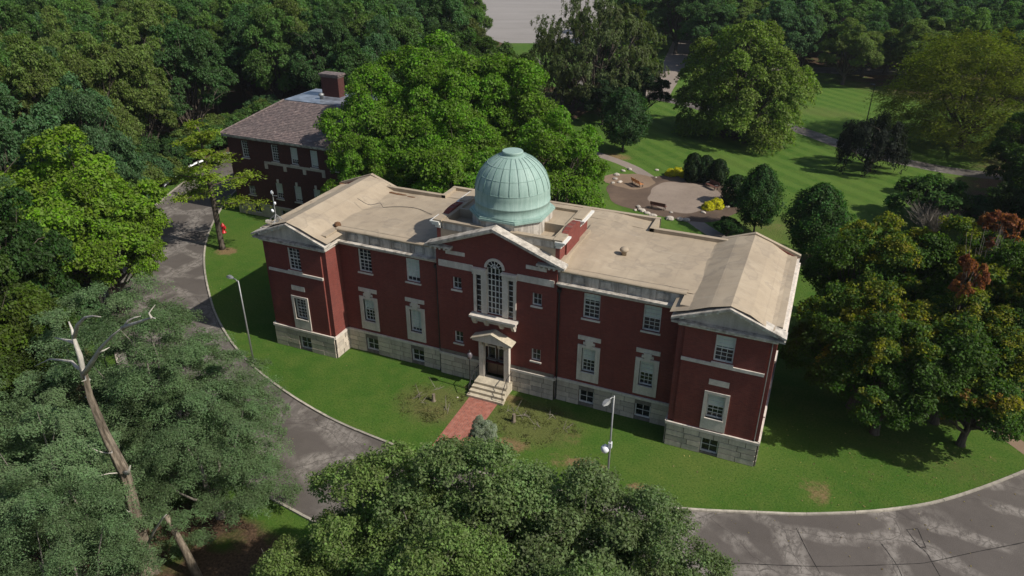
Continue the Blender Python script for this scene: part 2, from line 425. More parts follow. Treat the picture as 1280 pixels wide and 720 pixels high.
def seg_dist(X, Y, line):
    d = np.full(X.shape, 1e9)
    for (x0, y0), (x1, y1) in zip(line[:-1], line[1:]):
        dx, dy = x1-x0, y1-y0; L = dx*dx+dy*dy+1e-9
        t = np.clip(((X-x0)*dx+(Y-y0)*dy)/L, 0, 1)
        d = np.minimum(d, np.hypot(X-x0-t*dx, Y-y0-t*dy))
    return d
def in_poly(X, Y, poly):
    c = np.zeros(X.shape, bool); n = len(poly)
    for i in range(n):
        x0, y0 = poly[i]; x1, y1 = poly[(i+1) % n]
        if y0 == y1: continue
        c ^= ((y0 > Y) != (y1 > Y)) & (X < (x1-x0)*(Y-y0)/(y1-y0)+x0)
    return c

def make_ground():
    xs = np.concatenate([np.linspace(-900, -150, 9)[:-1], np.linspace(-150, -65, 18)[:-1], np.arange(-65, 55, .8), np.linspace(55, 150, 18)[1:], np.linspace(150, 900, 9)[1:]])
    ys = np.concatenate([np.linspace(-300, -50, 7)[:-1], np.arange(-50, 72, .8), np.linspace(72, 260, 70)[1:], np.linspace(260, 1500, 10)[1:]])
    X, Y = np.meshgrid(xs, ys); nx, ny = len(xs), len(ys)
    V = np.stack([X, Y, np.zeros_like(X)], -1).reshape(-1, 3)
    idx = np.arange(nx*ny).reshape(ny, nx)
    F = np.stack([idx[:-1, :-1], idx[:-1, 1:], idx[1:, 1:], idx[1:, :-1]], -1).reshape(-1, 4)
    me = bpy.data.meshes.new('ground'); me.from_pydata(V.tolist(), [], F.tolist())
    def spots(L):
        m = np.zeros(X.shape)
        for (x, y, rx, ry, s) in L: m = np.maximum(m, s*np.clip(1.4-np.hypot((X-x)/rx, (Y-y)/ry)*.9, 0, 1))
        return m
    dry = spots([(*at(640, 555)[:2], 1.5, .9, .75), (*at(735, 580)[:2], 1.2, .6, .9), (*at(700, 575)[:2], 1.4, 1.0, .45), (*at(800, 611)[:2], .9, .5, .8), (*at(1025, 617)[:2], .6, 1.6, .72),
                 (*at(1010, 605)[:2], 1.0, 1.2, .45), (*at(545, 515)[:2], 2.0, 1.4, .5), (*at(520, 500)[:2], 1.4, 1.0, .4), (*at(283, 314)[:2], 1.3, 1.0, .85), (*at(660, 515)[:2], 2.2, 1.5, .35),
                 (*at(770, 196)[:2], 3.0, 2.0, .6), (*at(955, 280)[:2], 4.0, 3.0, .42), (*at(640, 500)[:2], 1.3, .8, .65), (*at(590, 482)[:2], .8, .6, .6), (*at(505, 520)[:2], .7, .4, .4),
                 (*at(1090, 640)[:2], 1.5, .4, .4), (*at(715, 548)[:2], .8, 1.2, .5), (*at(1165, 600)[:2], 1.5, .8, .3), (*at(1235, 575)[:2], 1.5, .8, .4)])
    thin = spots([(*at(545, 505)[:2], 3.2, 2.4, 1.0), (*at(665, 527)[:2], 3.6, 2.6, 1.0), (*at(1130, 560)[:2], 5, 2.5, .45), (*at(1180, 580)[:2], 5, 2.5, .5), (*at(960, 285)[:2], 6, 6, .6), (*at(1030, 140)[:2], 9, 5, .55)])
    mow = ((Y > 30) & (X > -12)).astype(float)*np.clip((Y-30)/4, 0, 1)
    ring = np.vstack([inner, [(47, 60), (47, 17)]])
    dout = seg_dist(X, Y, outer[::3])
    road_poly = np.vstack([outer, [(-60, 250), (300, 250), (300, 12)]])
    out_side = ~in_poly(X, Y, road_poly)
    lit = np.where(out_side & (X < 6), np.clip(dout/2.5-.3, 0, 1), 0.0)
    lit = np.maximum(lit, np.where((X < -20) & (Y > 33) & (Y < 96+(-30-X)*.6), np.clip((Y-33)/6, 0, 1), 0))
    lit = np.maximum(lit, spots([(30, 13, 5, 5, .8), (36, 18, 8, 8, 1), (46, 58, 10, 22, .8), (52, 50, 14, 40, .9), (22, 33, 3, 3, .7),
                                 (-18, 30, 14, 10, .8), (-26, 46, 14, 14, .9), (30, 152, 38, 12, .85), (46, 135, 26, 22, .85), (-13, 62, 6, 5, .6), (-20, 88, 9, 8, .7)]))
    lit = np.where(in_poly(X, Y, [(-13, 38), (24, 38), (22, 80), (-13, 80)]) & (np.hypot(X-26, Y-64) > 6), lit*.25, lit)
    for nm, arr in (('dry', dry), ('thin', thin), ('mow', mow), ('litter', lit)):
        a = me.attributes.new(nm, 'FLOAT', 'POINT'); a.data.foreach_set('value', arr.reshape(-1).astype(np.float32))
    return tag(mesh_obj('ground', me, M_GRASS), 'mown green lawn and brown woodland floor around the buildings', 'ground', kind='structure')
make_ground()

tag(sheet_strip('driveway', outer, inner, .004, M_ASPHALT, 6), 'cracked grey asphalt driveway curving round the brick building', 'road', kind='structure')
# construction joint along the middle of the drive, and a cut-out patch
def line_strip(name, pts, w, z, mat, parent=None, n=60):
    L = smooth_line(pts, n); d = np.gradient(L, axis=0); nn = np.stack([-d[:, 1], d[:, 0]], 1); nn /= np.linalg.norm(nn, axis=1)[:, None]
    j = RNG.normal(0, .006, (n, 1))
    return sheet_strip(name, L-nn*(w/2+j), L+nn*(w/2+j), z, mat, 1, parent)
DRIVE = bpy.data.objects['driveway']
line_strip('tar_seam', [at(u, v) for u, v in [(900, 703), (960, 706), (1033, 708), (1137, 705), (1165, 702), (1220, 690), (1280, 678), (1330, 664)]], .05, .009, M_TAR, DRIVE)
for L in ([(1133, 662), (1147, 661)], [(1147, 661), (1157, 684)], [(1157, 684), (1150, 685)], [(1150, 685), (1133, 662)], [(1165, 703), (1176, 722)], [(1165, 703), (1157, 690), (1140, 676)], [(1102, 680), (1120, 705), (1128, 722)], [(995, 660), (1010, 690), (1028, 722)]):
    line_strip('tar_seam', [at(u, v) for u, v in L], .045, .0095, M_TAR, DRIVE, 24)

kerb_root = tag(empty('kerb', (0, -9.5, 0)), 'pale concrete kerb edging the lawn along the inside of the drive', 'kerb', kind='structure')
kerb2_root = tag(empty('kerb', (-8, -17, 0)), 'pale concrete kerb along the wooded outer edge of the drive', 'kerb', kind='structure')
def kerb(line, root, w=.16, h=.12, step=3, side=1):
    d = np.gradient(line, axis=0); nn = np.stack([-d[:, 1], d[:, 0]], 1); nn /= np.linalg.norm(nn, axis=1)[:, None]
    o = np.array(root.location)
    for i in range(0, len(line)-step, step):
        mb = MB(); k = np.arange(i, i+step+1)
        dz = random.uniform(-.012, .012)
        for j in k:
            t = line[j]
            if j == i: t = t+(line[j+1]-line[j])*.012
            if j == i+step: t = t-(line[j]-line[j-1])*.012
            a = t; b = t+nn[j]*w*side
            mb.v += [(a[0]-o[0], a[1]-o[1], 0), (a[0]-o[0], a[1]-o[1], h+dz), (b[0]-o[0], b[1]-o[1], h+dz), (b[0]-o[0], b[1]-o[1], 0)]
        for q in range(step):
            for c in range(3): mb.f.append((q*4+c, q*4+c+1, q*4+4+c+1, q*4+4+c))
        mb.f += [(0, 3, 2, 1), tuple(step*4+c for c in (0, 1, 2, 3))]
        mb.build('kerb_stone', M_CONCRETE, root)
kerb(inner, kerb_root, side=-1)
kerb(outer, kerb2_root, side=1)

# red brick walk to the entrance
bp = MB(); bp.quad((-1.05, -9.6, .012), (1.15, -9.6, .012), (1.1, -2.2, .012), (-1.2, -2.2, .012))
tag(bp.build('brick_path', M_PAVING), 'red brick paved walk from the drive to the entrance steps', 'path', kind='structure')

# paths and lots behind
def path(name, mid, w, mat, label, z=.005, n=50, cat='path'):
    L = smooth_line(mid, n); d = np.gradient(L, axis=0); nn = np.stack([-d[:, 1], d[:, 0]], 1); nn /= np.linalg.norm(nn, axis=1)[:, None]
    wob = RNG.normal(0, w*.01, (n, 1))
    return tag(sheet_strip(name, L-nn*(w/2+wob), L+nn*(w/2-wob), z, mat, 3), label, cat, kind='structure')
path('garden_path', [at(u, v) for u, v in [(700, 185), (730, 188), (765, 199), (792, 210), (815, 224)]], 1.7, M_PATH, 'narrow pale garden path leading to the round gravel patio')
path('garden_path', [at(u, v) for u, v in [(845, 258), (862, 272), (885, 288), (915, 306)]], 1.8, M_PATH, 'shaded pale path leaving the patio toward the building', .006)
path('park_road', [at(u, v) for u, v in [(660, 70), (680, 88), (700, 94), (760, 112), (800, 119), (850, 128), (905, 142), (965, 152), (1010, 166), (1060, 184), (1120, 200), (1200, 215), (1300, 225)]], 3.3, M_ASPHALT, 'narrow asphalt park road crossing the far lawn', .0055, 80, 'road')
path('park_road', [at(u, v) for u, v in [(820, 120), (838, 90), (850, 60), (862, 30)]], 5, M_PATH, 'pale road running away between the two big willows', .007, 40, 'road')
path('park_road', [at(u, v) for u, v in [(960, 84), (1040, 88), (1130, 90), (1250, 86), (1400, 84)]], 7, M_ASPHALT, 'shaded road under the far row of trees', .008, 40, 'road')
path('dirt_path', [at(u, v) for u, v in [(1190, 490), (1228, 523), (1256, 543), (1285, 564), (1330, 596)]], 1.15, M_DIRT, 'bare brown dirt path beside the grove of turning maples', .006)
lot = MB(); lot.add([(-62, 141, .02), (-40, 150, .02), (-60, 330, .02), (-190, 330, .02), (-150, 215, .02)], [(0, 1, 2, 3, 4)])
tag(lot.build('parking_lot', M_LOT), 'pale empty parking lot beyond the trees', 'parking lot', kind='structure')

def blob_sheet(name, c, rx, ry, z, mat, label, cat, rot=0.0, wob=.08, n=48):
    mb = MB(); ph = RNG.uniform(0, 6.28, 4); pts = []
    for k in range(n):
        t = 2*math.pi*k/n; r = 1+wob*(math.sin(3*t+ph[0])+.6*math.sin(5*t+ph[1])+.4*math.sin(9*t+ph[2]))
        x, y = rx*r*math.cos(t), ry*r*math.sin(t)
        pts.append((c[0]+x*math.cos(rot)-y*math.sin(rot), c[1]+x*math.sin(rot)+y*math.cos(rot), z))
    mb.add(pts, [tuple(range(n))]); return tag(mb.build(name, mat), label, cat, kind='structure')
PC = at(851, 246)
blob_sheet('mulch_bed', (PC[0]-.6, PC[1]+.2), 8.6, 8.0, .010, M_MULCH, 'dark mulch bed ringing the gravel patio', 'flower bed', wob=.05)
blob_sheet('mulch_bed', at(787, 226)[:2], 3.4, 3.0, .014, M_DIRT, 'orange brown earth bed beside the garden path', 'flower bed', wob=.06)
blob_sheet('gravel_patio', (PC[0]+.5, PC[1]+.2), 4.7, 5.5, .018, M_GRAVEL, 'round pale gravel patio with benches behind the building', 'patio', wob=.055)

# ------------------------------------------------------------------ main building
A_, B_, C_, DW, PY, HB, HT = 4.67, 13.36, 19.28, 1.86, -.25, 1.96, 9.40
YB_C, YB_L, YB_W = 11.2, 9.2, 9.5
BLD = tag(empty('observatory_building', (0, 0, 0)), 'red brick observatory with green copper dome, white stone trim and tan roofs', 'building')

class Face:
    """a vertical wall plane: origin p0, runs to p1, outward normal to the right of travel"""
    def __init__(s, p0, p1):
        s.p0 = np.array(p0, float); d = np.array(p1, float)-s.p0; s.L = np.linalg.norm(d); s.d = d/s.L; s.n = np.array([s.d[1], -s.d[0]])
    def P(s, u, out, z):
        q = s.p0+s.d*u+s.n*out; return (q[0], q[1], z)
    def wall(s, mb, z0, z1, holes=(), depth=.22, out=0.0, u0=0.0, u1=None):
        u1 = s.L if u1 is None else u1
        us = sorted({u0, u1, *[h[0] for h in holes], *[h[1] for h in holes]}); zs = sorted({z0, z1, *[h[2] for h in holes], *[h[3] for h in holes]})
        for a, b in zip(us[:-1], us[1:]):
            for c, e in zip(zs[:-1], zs[1:]):
                m, k = (a+b)/2, (c+e)/2
                if any(h[0] < m < h[1] and h[2] < k < h[3] for h in holes): continue
                mb.quad(s.P(a, out, c), s.P(b, out, c), s.P(b, out, e), s.P(a, out, e))
        for h in holes:
            a, b, c, e = h[:4]; i = out-depth
            mb.quad(s.P(a, out, c), s.P(a, out, e), s.P(a, i, e), s.P(a, i, c)); mb.quad(s.P(b, out, c), s.P(b, i, c), s.P(b, i, e), s.P(b, out, e))
            mb.quad(s.P(a, out, e), s.P(b, out, e), s.P(b, i, e), s.P(a, i, e)); mb.quad(s.P(a, out, c), s.P(a, i, c), s.P(b, i, c), s.P(b, out, c))
    def box(s, mb, u0, u1, o0, o1, z0, z1):
        v = [s.P(u0, o1, z0), s.P(u1, o1, z0), s.P(u1, o0, z0), s.P(u0, o0, z0), s.P(u0, o1, z1), s.P(u1, o1, z1), s.P(u1, o0, z1), s.P(u0, o0, z1)]
        mb.add(v, [(0, 3, 2, 1), (4, 5, 6, 7), (0, 1, 5, 4), (1, 2, 6, 5), (2, 3, 7, 6), (3, 0, 4, 7)]); return mb

def window(F, parent, uc, w, z0, z1, out, cols=3, rows=6, blind=0.0, sill=None, frame=.085, shift=None):
    """sash window in an opening of width w; blind = share of the height covered from the top"""
    sh = shift
    fr = MB(); a, b = uc-w/2, uc+w/2; o = out-.19
    F.box(fr, a+.003, a+frame, o-.08, o+.05, z0, z1); F.box(fr, b-frame, b-.003, o-.08, o+.05, z0, z1)
    F.box(fr, a+frame, b-frame, o-.08, o+.05, z1-frame, z1-.003); F.box(fr, a+frame, b-frame, o-.08, o+.05, z0+.003, z0+frame)
    zm = (z0+z1)/2
    if rows > 2: F.box(fr, a+frame, b-frame, o-.06, o+.02, zm-.035, zm+.035)
    win = fr.build('window', M_WHITE, parent, shift=sh)
    gl = MB(); gl.quad(F.P(a+frame, o-.045, z0+frame), F.P(b-frame, o-.045, z0+frame), F.P(b-frame, o-.045, z1-frame), F.P(a+frame, o-.045, z1-frame))
    if blind:
        zb = z1-frame-(z1-z0-2*frame)*blind
        gl = MB(); gl.quad(F.P(a+frame, o-.045, z0+frame), F.P(b-frame, o-.045, z0+frame), F.P(b-frame, o-.045, zb), F.P(a+frame, o-.045, zb))
        bl = MB(); F.box(bl, a+frame, b-frame, o-.055, o-.035, zb, z1-frame); bl.build('blind', M_BLIND, win, shift=sh)
    if blind < .97: gl.build('pane', M_GLASS, win, shift=sh)
    mu = MB(); iw = (w-2*frame); ih = (z1-z0-2*frame)
    for k in range(1, cols):
        x = a+frame+iw*k/cols; F.box(mu, x-.016, x+.016, o-.03, o+.01, z0+frame, z1-frame)
    for k in range(1, rows):
        if rows > 2 and rows % 2 == 0 and k == rows//2: continue
        z = z0+frame+ih*k/rows; F.box(mu, a+frame, b-frame, o-.028, o+.008, z-.016, z+.016)
    if cols > 1 or rows > 2: mu.build('glazing_bar', M_WHITE, win, shift=sh)
    if sill:
        sl = MB(); F.box(sl, a-.08, b+.08, out-.1, out+.10, z0-.12, z0-.004); sl.build('sill', M_STONE_CLEAN, win, shift=sh)
    return win

brick = MB()          # plain brick walls of the block
BLOCK_ME = MB().box(-.5, .5, -.5, .5, -.5, .5).mesh('stone_block'); BLOCK_ME.materials.append(M_STONE)
base_mb = MB(); table_mb = MB()
BASE = None
stone_jobs = []
def base_wall(F, holes, u0=0.0, u1=None, blocks=True):
    """recessed backing with a real block course in front of it"""
    u1 = F.L if u1 is None else u1
    F.wall(base_mb, 0, HB-.22, holes, .3, .05, u0, u1)
    tall = [h for h in holes if h[3] > HB]
    for a, b in ([(u0-.06, tall[0][0]-.42), (tall[0][1]+.42, u1+.06)] if tall else [(u0-.06, u1+.06)]):
        F.box(table_mb, a, b, -.02, .13, HB-.2, HB)           # water table
    if blocks: stone_jobs.append((F, holes, u0, u1))
def lay_blocks():
    hs = (HB-.22)/4
    for F, holes, u0, u1 in stone_jobs:
        for r in range(4):
            z0, z1 = r*hs, (r+1)*hs
            cuts = [(h[0], h[1]) for h in holes if h[2] < z1-.05 and h[3] > z0+.05]
            segs = [(u0, u1)]
            for c in cuts:
                ns = []
                for s in segs:
                    if c[1] <= s[0] or c[0] >= s[1]: ns.append(s); continue
                    if c[0]-s[0] > .05: ns.append((s[0], c[0]))
                    if s[1]-c[1] > .05: ns.append((c[1], s[1]))
                segs = ns
            for s in segs:
                L = s[1]-s[0]; n = max(1, round(L/1.02)); off = .5 if r % 2 else 0.0
                edges = [s[0]]+[s[0]+L*(k+off*.5+.12*(random.random()-.5))/n for k in range(1, n)]+[s[1]] if n > 1 else [s[0], s[1]]
                for a, b in zip(edges[:-1], edges[1:]):
                    o = mesh_obj('stone_block', BLOCK_ME, None, BASE)
                    th = .05+random.uniform(0, .02); p = F.P((a+b)/2, .052+th/2-.01, (z0+z1)/2)
                    o.location = p; o.scale = (b-a-.045, th, z1-z0-.045); o.rotation_euler = (0, 0, math.atan2(F.d[1], F.d[0]))

trim = {}
def stone_part(name, mb, mat=M_STONE_CLEAN): return mb.build(name, mat, BLD)

# --- faces
f_wl = Face((-C_, -DW), (-B_, -DW)); f_wr = Face((B_, -DW), (C_, -DW))
f_ll = Face((-B_, 0), (-A_, 0)); f_lr = Face((A_, 0), (B_, 0))
f_p = Face((-A_, PY), (A_, PY))
wing_u = C_-B_
BLINDS = {'wl': (0, .0), 'wr': (.45, .55), 'l': [(.0, .45), (.82, .9)], 'r': [(.28, .55), (.5, .5)]}
for key, F, bl in (('wl', f_wl, BLINDS['wl']), ('wr', f_wr, BLINDS['wr'])):
    uc = wing_u/2; pu0, pu1 = .42, wing_u-.42          # centre panel stands 0.13 proud of the corner strips
    holes = [(uc-.6, uc+.6, 7.3, 9.22), (uc-.56, uc+.56, 2.95, 4.82)]
    F.wall(brick, HB, HT, holes, .32, 0.0, pu0, pu1)
    for a, b in ((0, pu0), (pu1, wing_u)): F.wall(brick, HB, HT, (), .2, -.13, a, b)
    for u in (pu0, pu1):
        brick.quad(F.P(u, -.13, HB), F.P(u, 0, HB), F.P(u, 0, HT), F.P(u, -.13, HT))
    base_wall(F, [(uc-.58, uc+.58, .12, 1.3)])
    window(F, BLD, uc, 1.2, 7.3, 9.22, 0, 3, 6, bl[0], True)
    w1 = window(F, BLD, uc, 1.12, 2.95, 4.82, 0, 3, 6, bl[1])
    window(F, BLD, uc, 1.16, .12, 1.3, .05, 2, 2, 0)
    s = MB()
    for a, b, c, e in ((uc-.8, uc-.56, 2.05, 5.02), (uc+.56, uc+.8, 2.05, 5.02), (uc-.56, uc+.56, 4.82, 5.02), (uc-.56, uc+.56, 2.05, 2.95)): F.box(s, a, b, -.3, .07, c, e)
    F.box(s, uc-.6, uc+.6, .07, .12, 2.86, 2.95); s.build('window_surround', M_STONE_CLEAN, w1)
    s = MB(); F.box(s, uc-.63, uc+.63, -.05, .05, 5.55, 5.95); stone_part('stone_tablet', s)
    s = MB(); F.box(s, .40, wing_u-.40, -.05, .09, 6.95, 7.17); stone_part('band_course', s)
for key, F, cs, bl in (('l', f_ll, (B_-11.1, B_-6.87), BLINDS['l']), ('r', f_lr, (7.12-A_, 11.3-A_), BLINDS['r'])):
    holes = []; bh = []
    for uc in cs:
        holes += [(uc-.6, uc+.6, 7.34, 9.3), (uc-.5, uc+.5, 2.95, 4.95)]; bh.append((uc-.57, uc+.57, .22, 1.36))
    F.wall(brick, HB, HT, holes, .32); base_wall(F, bh)
    for uc, (b1, b2) in zip(cs, bl):
        window(F, BLD, uc, 1.2, 7.34, 9.3, 0, 3, 6, b1, True)
        w1 = window(F, BLD, uc, 1.0, 2.95, 4.95, 0, 3, 6, b2)
        window(F, BLD, uc, 1.14, .22, 1.36, .05, 2, 2, 0)
        s = MB()
        for a, b, c, e in ((uc-.82, uc-.5, 2.2, 5.17), (uc+.5, uc+.82, 2.2, 5.17), (uc-.5, uc+.5, 4.95, 5.17), (uc-.5, uc+.5, 2.2, 2.95)): F.box(s, a, b, -.3, .07, c, e)
        F.box(s, uc-.55, uc+.55, .07, .13, 2.86, 2.95); s.build('window_surround', M_STONE_CLEAN, w1)
        s = MB(); F.box(s, uc-.83, uc+.83, -.05, .06, 5.6, 5.93)
        s.add([F.P(uc-.18, .11, 5.05), F.P(uc+.18, .11, 5.05), F.P(uc+.3, .11, 5.66), F.P(uc-.3, .11, 5.66), F.P(uc-.18, -.05, 5.05), F.P(uc+.18, -.05, 5.05), F.P(uc+.3, -.05, 5.66), F.P(uc-.3, -.05, 5.66)],
              [(0, 1, 2, 3), (1, 5, 6, 2), (4, 0, 3, 7), (3, 2, 6, 7), (0, 4, 5, 1)])
        F.box(s, uc-.42, uc+.42, -.05, .085, 5.25, 5.45); s.build('keystone', M_STONE_CLEAN, w1)
# sides and back, so that the block is whole from any side
f_in_l = Face((-B_, -DW), (-B_, 0)); f_in_r = Face((B_, 0), (B_, -DW))
f_sr = Face((C_, -DW), (C_, YB_W)); f_sl = Face((-C_, YB_W), (-C_, -DW))
for F in (f_in_l, f_in_r):
    F.wall(brick, HB, HT, (), .2, 0.0, .13 if F is f_in_l else 0.0, F.L if F is f_in_l else F.L-.13); base_wall(F, [])
side_c = (2.2, 5.7, 9.2)
for F, blk in ((f_sr, True), (f_sl, False)):
    hs = []
    for uc in side_c: hs += [(uc-.6, uc+.6, 7.3, 9.22), (uc-.56, uc+.56, 2.95, 4.82)]
    F.wall(brick, HB, HT, hs, .25, 0.0, .13 if F is f_sr else 0.0, F.L if F is f_sr else F.L-.13); base_wall(F, [], blocks=blk)
    for uc in side_c:
        window(F, BLD, uc, 1.2, 7.3, 9.22, 0, 3, 6, .4, True); window(F, BLD, uc, 1.12, 2.95, 4.82, 0, 3, 6, .3, True)
for p0, p1 in (((C_, YB_W), (B_, YB_W)), ((B_, YB_L), (9, YB_L)), ((9, YB_L), (9, YB_C)), ((9, YB_C), (-9, YB_C)), ((-9, YB_C), (-9, YB_L)), ((-9, YB_L), (-B_, YB_L)), ((-B_, YB_W), (-C_, YB_W)),
               ((B_, YB_W), (B_, YB_L)), ((-B_, YB_L), (-B_, YB_W))):
    F = Face(p0, p1); F.wall(brick, HB, HT+.4, (), .2); base_wall(F, [], blocks=False)
# --- centre pavilion
DX0, DX1, DZ0, DZ1 = -.82, .82, .8, 3.85
ph = [(-3.42, -2.68, 7.65, 8.65), (2.85, 3.58, 7.65, 8.65), (-3.42, -2.68, 3.05, 4.08), (2.85, 3.58, 3.05, 4.08)]
hol = [(a+A_, b+A_, c, e) for a, b, c, e in ph]+[(-1.45+A_, 1.45+A_, 6.2, 9.3), (-.62+A_, .62+A_, 9.3, 9.95), (DX0+A_, DX1+A_, HB, DZ1)]
f_p.wall(brick, HB, 11.2, hol, .3)
base_wall(f_p, [(DX0+A_, DX1+A_, 0, HB+.3)])
# gable brick
gx = A_; brick.add([(-gx, PY, 11.2), (gx, PY, 11.2), (gx, PY, 11.25), (0, PY, 13.0), (-gx, PY, 11.25)], [(0, 1, 2, 3, 4)])
for s in (-1, 1):
    F = Face((A_, PY), (A_, 0)) if s > 0 else Face((-A_, 0), (-A_, PY)); F.wall(brick, HB, 11.2, (), .1); base_wall(F, [], blocks=False)
for a, b, c, e in ph:
    uc = (a+b)/2+A_
    window(f_p, BLD, uc, b-a, c, e, 0, 2, 2, 0, True, .075)
for a, b in ((-4.47, -1.72), (1.72, 4.47)):
    s = MB(); f_p.box(s, a+A_, b+A_, -.05, .06, 9.38, 9.88); stone_part('band_course', s)
for a, b in ((-3.85, -2.33), (2.38, 3.9)):
    s = MB(); f_p.box(s, a+A_, b+A_, -.05, .06, 10.44, 10.72); stone_part('stone_tablet', s)
# Palladian window
pal = MB(); U = A_
for a, b in ((-1.66, -1.45), (-1.05, -.6), (.6, 1.05), (1.45, 1.66)): f_p.box(pal, U+a, U+b, -.15, .12, 6.2, 9.3)
for a, b in ((-1.72, -.6), (.6, 1.72)):
    f_p.box(pal, U+a, U+b, -.15, .18, 9.3, 9.62); f_p.box(pal, U+a-.05, U+b+.05 if b > 1 else U+b, -.15, .3, 9.62, 9.8)
PALW = pal.build('palladian_window', M_STONE_CLEAN, BLD)
arch = MB(); N = 14
for k in range(N):
    t0, t1 = math.pi*k/N, math.pi*(k+1)/N
    pts = []
    for o in (.10, -.12):
        for r in (.6, .78):
            for t in (t0, t1): pts.append(f_p.P(U+r*math.cos(t), o, 9.95+r*math.sin(t)))
    arch.add(pts, [(0, 1, 3, 2), (4, 6, 7, 5), (0, 4, 5, 1), (2, 3, 7, 6), (0, 2, 6, 4), (1, 5, 7, 3)])
arch.build('arch', M_STONE_CLEAN, PALW)
gls = MB(); o = -.14
gls.quad(f_p.P(U-.6, o, 6.2), f_p.P(U+.6, o, 6.2), f_p.P(U+.6, o, 9.95), f_p.P(U-.6, o, 9.95))
gls.add([f_p.P(U+.62*math.cos(math.pi*k/N), o+.14+.004, 9.95+.62*math.sin(math.pi*k/N)) for k in range(N+1)], [tuple(range(N+1))])
gls.build('pane', M_GLASS, PALW)
for a, b in ((-1.45, -1.05), (1.05, 1.45)):
    g2 = MB(); g2.quad(f_p.P(U+a, o, 6.2), f_p.P(U+b, o, 6.2), f_p.P(U+b, o, 9.3), f_p.P(U+a, o, 9.3)); g2.build('pane', M_GLASS, PALW)
gb = MB()
for x in (-.6, -.3, 0, .3, .6): f_p.box(gb, U+x-.03, U+x+.03, o, o+.06, 6.2, 9.95)
for k in range(9): f_p.box(gb, U-.6, U+.6, o+.004, o+.05, 6.2+k*.46, 6.25+k*.46)
for a, b in ((-1.45, -1.05), (1.05, 1.45)):
    for k in range(8): f_p.box(gb, U+a, U+b, o, o+.05, 6.2+k*.43, 6.25+k*.43)
for k in range(1, 6):
    t = math.pi*k/6; p0 = np.array(f_p.P(U, .02, 9.95)); p1 = np.array(f_p.P(U+.6*math.cos(t), .02, 9.95+.6*math.sin(t))); gb.tube([p0, p1], .022, 4)
gb.tube([f_p.P(U+.3*math.cos(math.pi*k/8), .02, 9.95+.3*math.sin(math.pi*k/8)) for k in range(9)], .022, 4)
gb.build('glazing_bar', M_WHITE, PALW)
led = MB(); f_p.box(led, U-1.85, U+1.85, -.05, .62, 5.95, 6.12); f_p.box(led, U-1.72, U+1.72, -.05, .3, 5.55, 5.95)
led.build('ledge', M_STONE_CLEAN, PALW)
for x in (-1.55, -.6, .6, 1.55):
    br = MB(); br.prism([(PY-.0, 5.2), (PY-.28, 5.3), (PY-.52, 5.7), (PY-.56, 5.945), (PY, 5.945)], 'x', x-.12, x+.12); br.build('bracket', M_STONE_CLEAN, PALW)
# raking cornice of the pavilion gable
def rake(x0, z0, xa, za, y0, y1, th, name, mat, parent, lift=0.0):
    for s in (-1, 1):
        mb = MB(); p0 = np.array([xa+s*(x0-xa), z0]); p1 = np.array([xa, za])
        mb.prism([(p0[0], p0[1]), (p0[0], p0[1]+th*.75), (p1[0], p1[1]+th), (p1[0], p1[1])][::1 if s > 0 else -1], 'y', y0, y1)
        mb.build(name, mat, parent)
rake(A_+.62, 10.98, 0, 12.92, PY-.5, PY+.35, .22, 'raking_cornice', M_STONE_DIRTY, BLD)
rake(A_+.45, 10.82, 0, 12.76, PY-.22, PY+.1, .26, 'raking_moulding', M_STONE_CLEAN, BLD)
for s in (-1, 1):                                         # cornice returns at the foot of the gable
    mb = MB(); x0, x1 = sorted((s*3.25, s*(A_+.5))); mb.box(x0, x1, PY-.42, PY+.02, 10.98, 11.1); mb.box(x0+.05, x1-.05, PY-.2, PY+.02, 10.84, 10.98)
    mb.build('cornice_return', M_STONE_DIRTY, BLD)
    for k in range(5):
        x = s*(3.45+k*.36); m2 = MB(); m2.box(x-.07, x+.07, PY-.36, PY-.16, 10.8, 10.975); m2.build('modillion', M_STONE_CLEAN, BLD)
# --- entrance
DOORC = MB()
for a, b in ((-1.22, DX0), (DX1, 1.22)): f_p.box(DOORC, U+a, U+b, -.25, .36, DZ0-.02, 3.9)
f_p.box(DOORC, U-1.22, U+1.22, -.05, .36, 3.9, 4.12)
PORT = DOORC.build('door_surround', M_STONE_CLEAN, BLD)
mb = MB(); mb.prism([(-1.55, 4.12), (1.55, 4.12), (1.55, 4.24), (0, 4.86), (-1.55, 4.24)], 'y', PY-.75, PY+.02); mb.build('door_pediment', M_STONE_CLEAN, PORT)
mb = MB(); mb.add([(-1.66, PY-.86, 4.25), (0, PY-.86, 4.92), (0, PY, 4.92), (-1.66, PY, 4.25), (1.66, PY-.86, 4.25), (1.66, PY, 4.25), (-1.66, PY-.86, 4.33), (0, PY-.86, 5.0), (0, PY, 5.0), (-1.66, PY, 4.33), (1.66, PY-.86, 4.33), (1.66, PY, 4.33)],
              [(6, 7, 8, 9), (7, 10, 11, 8), (0, 1, 7, 6), (1, 4, 10, 7), (0, 6, 9, 3), (4, 5, 11, 10), (0, 3, 2, 1), (1, 2, 5, 4)])
mb.build('door_roof', M_STEP, PORT)
for x in (-.95, -.5, .5, .95):
    mb = MB(); mb.prism([(PY-.36, 3.6), (PY-.5, 3.7), (PY-.66, 4.1), (PY-.36, 4.1)], 'x', x-.1, x+.1); mb.build('bracket', M_STONE_CLEAN, PORT)
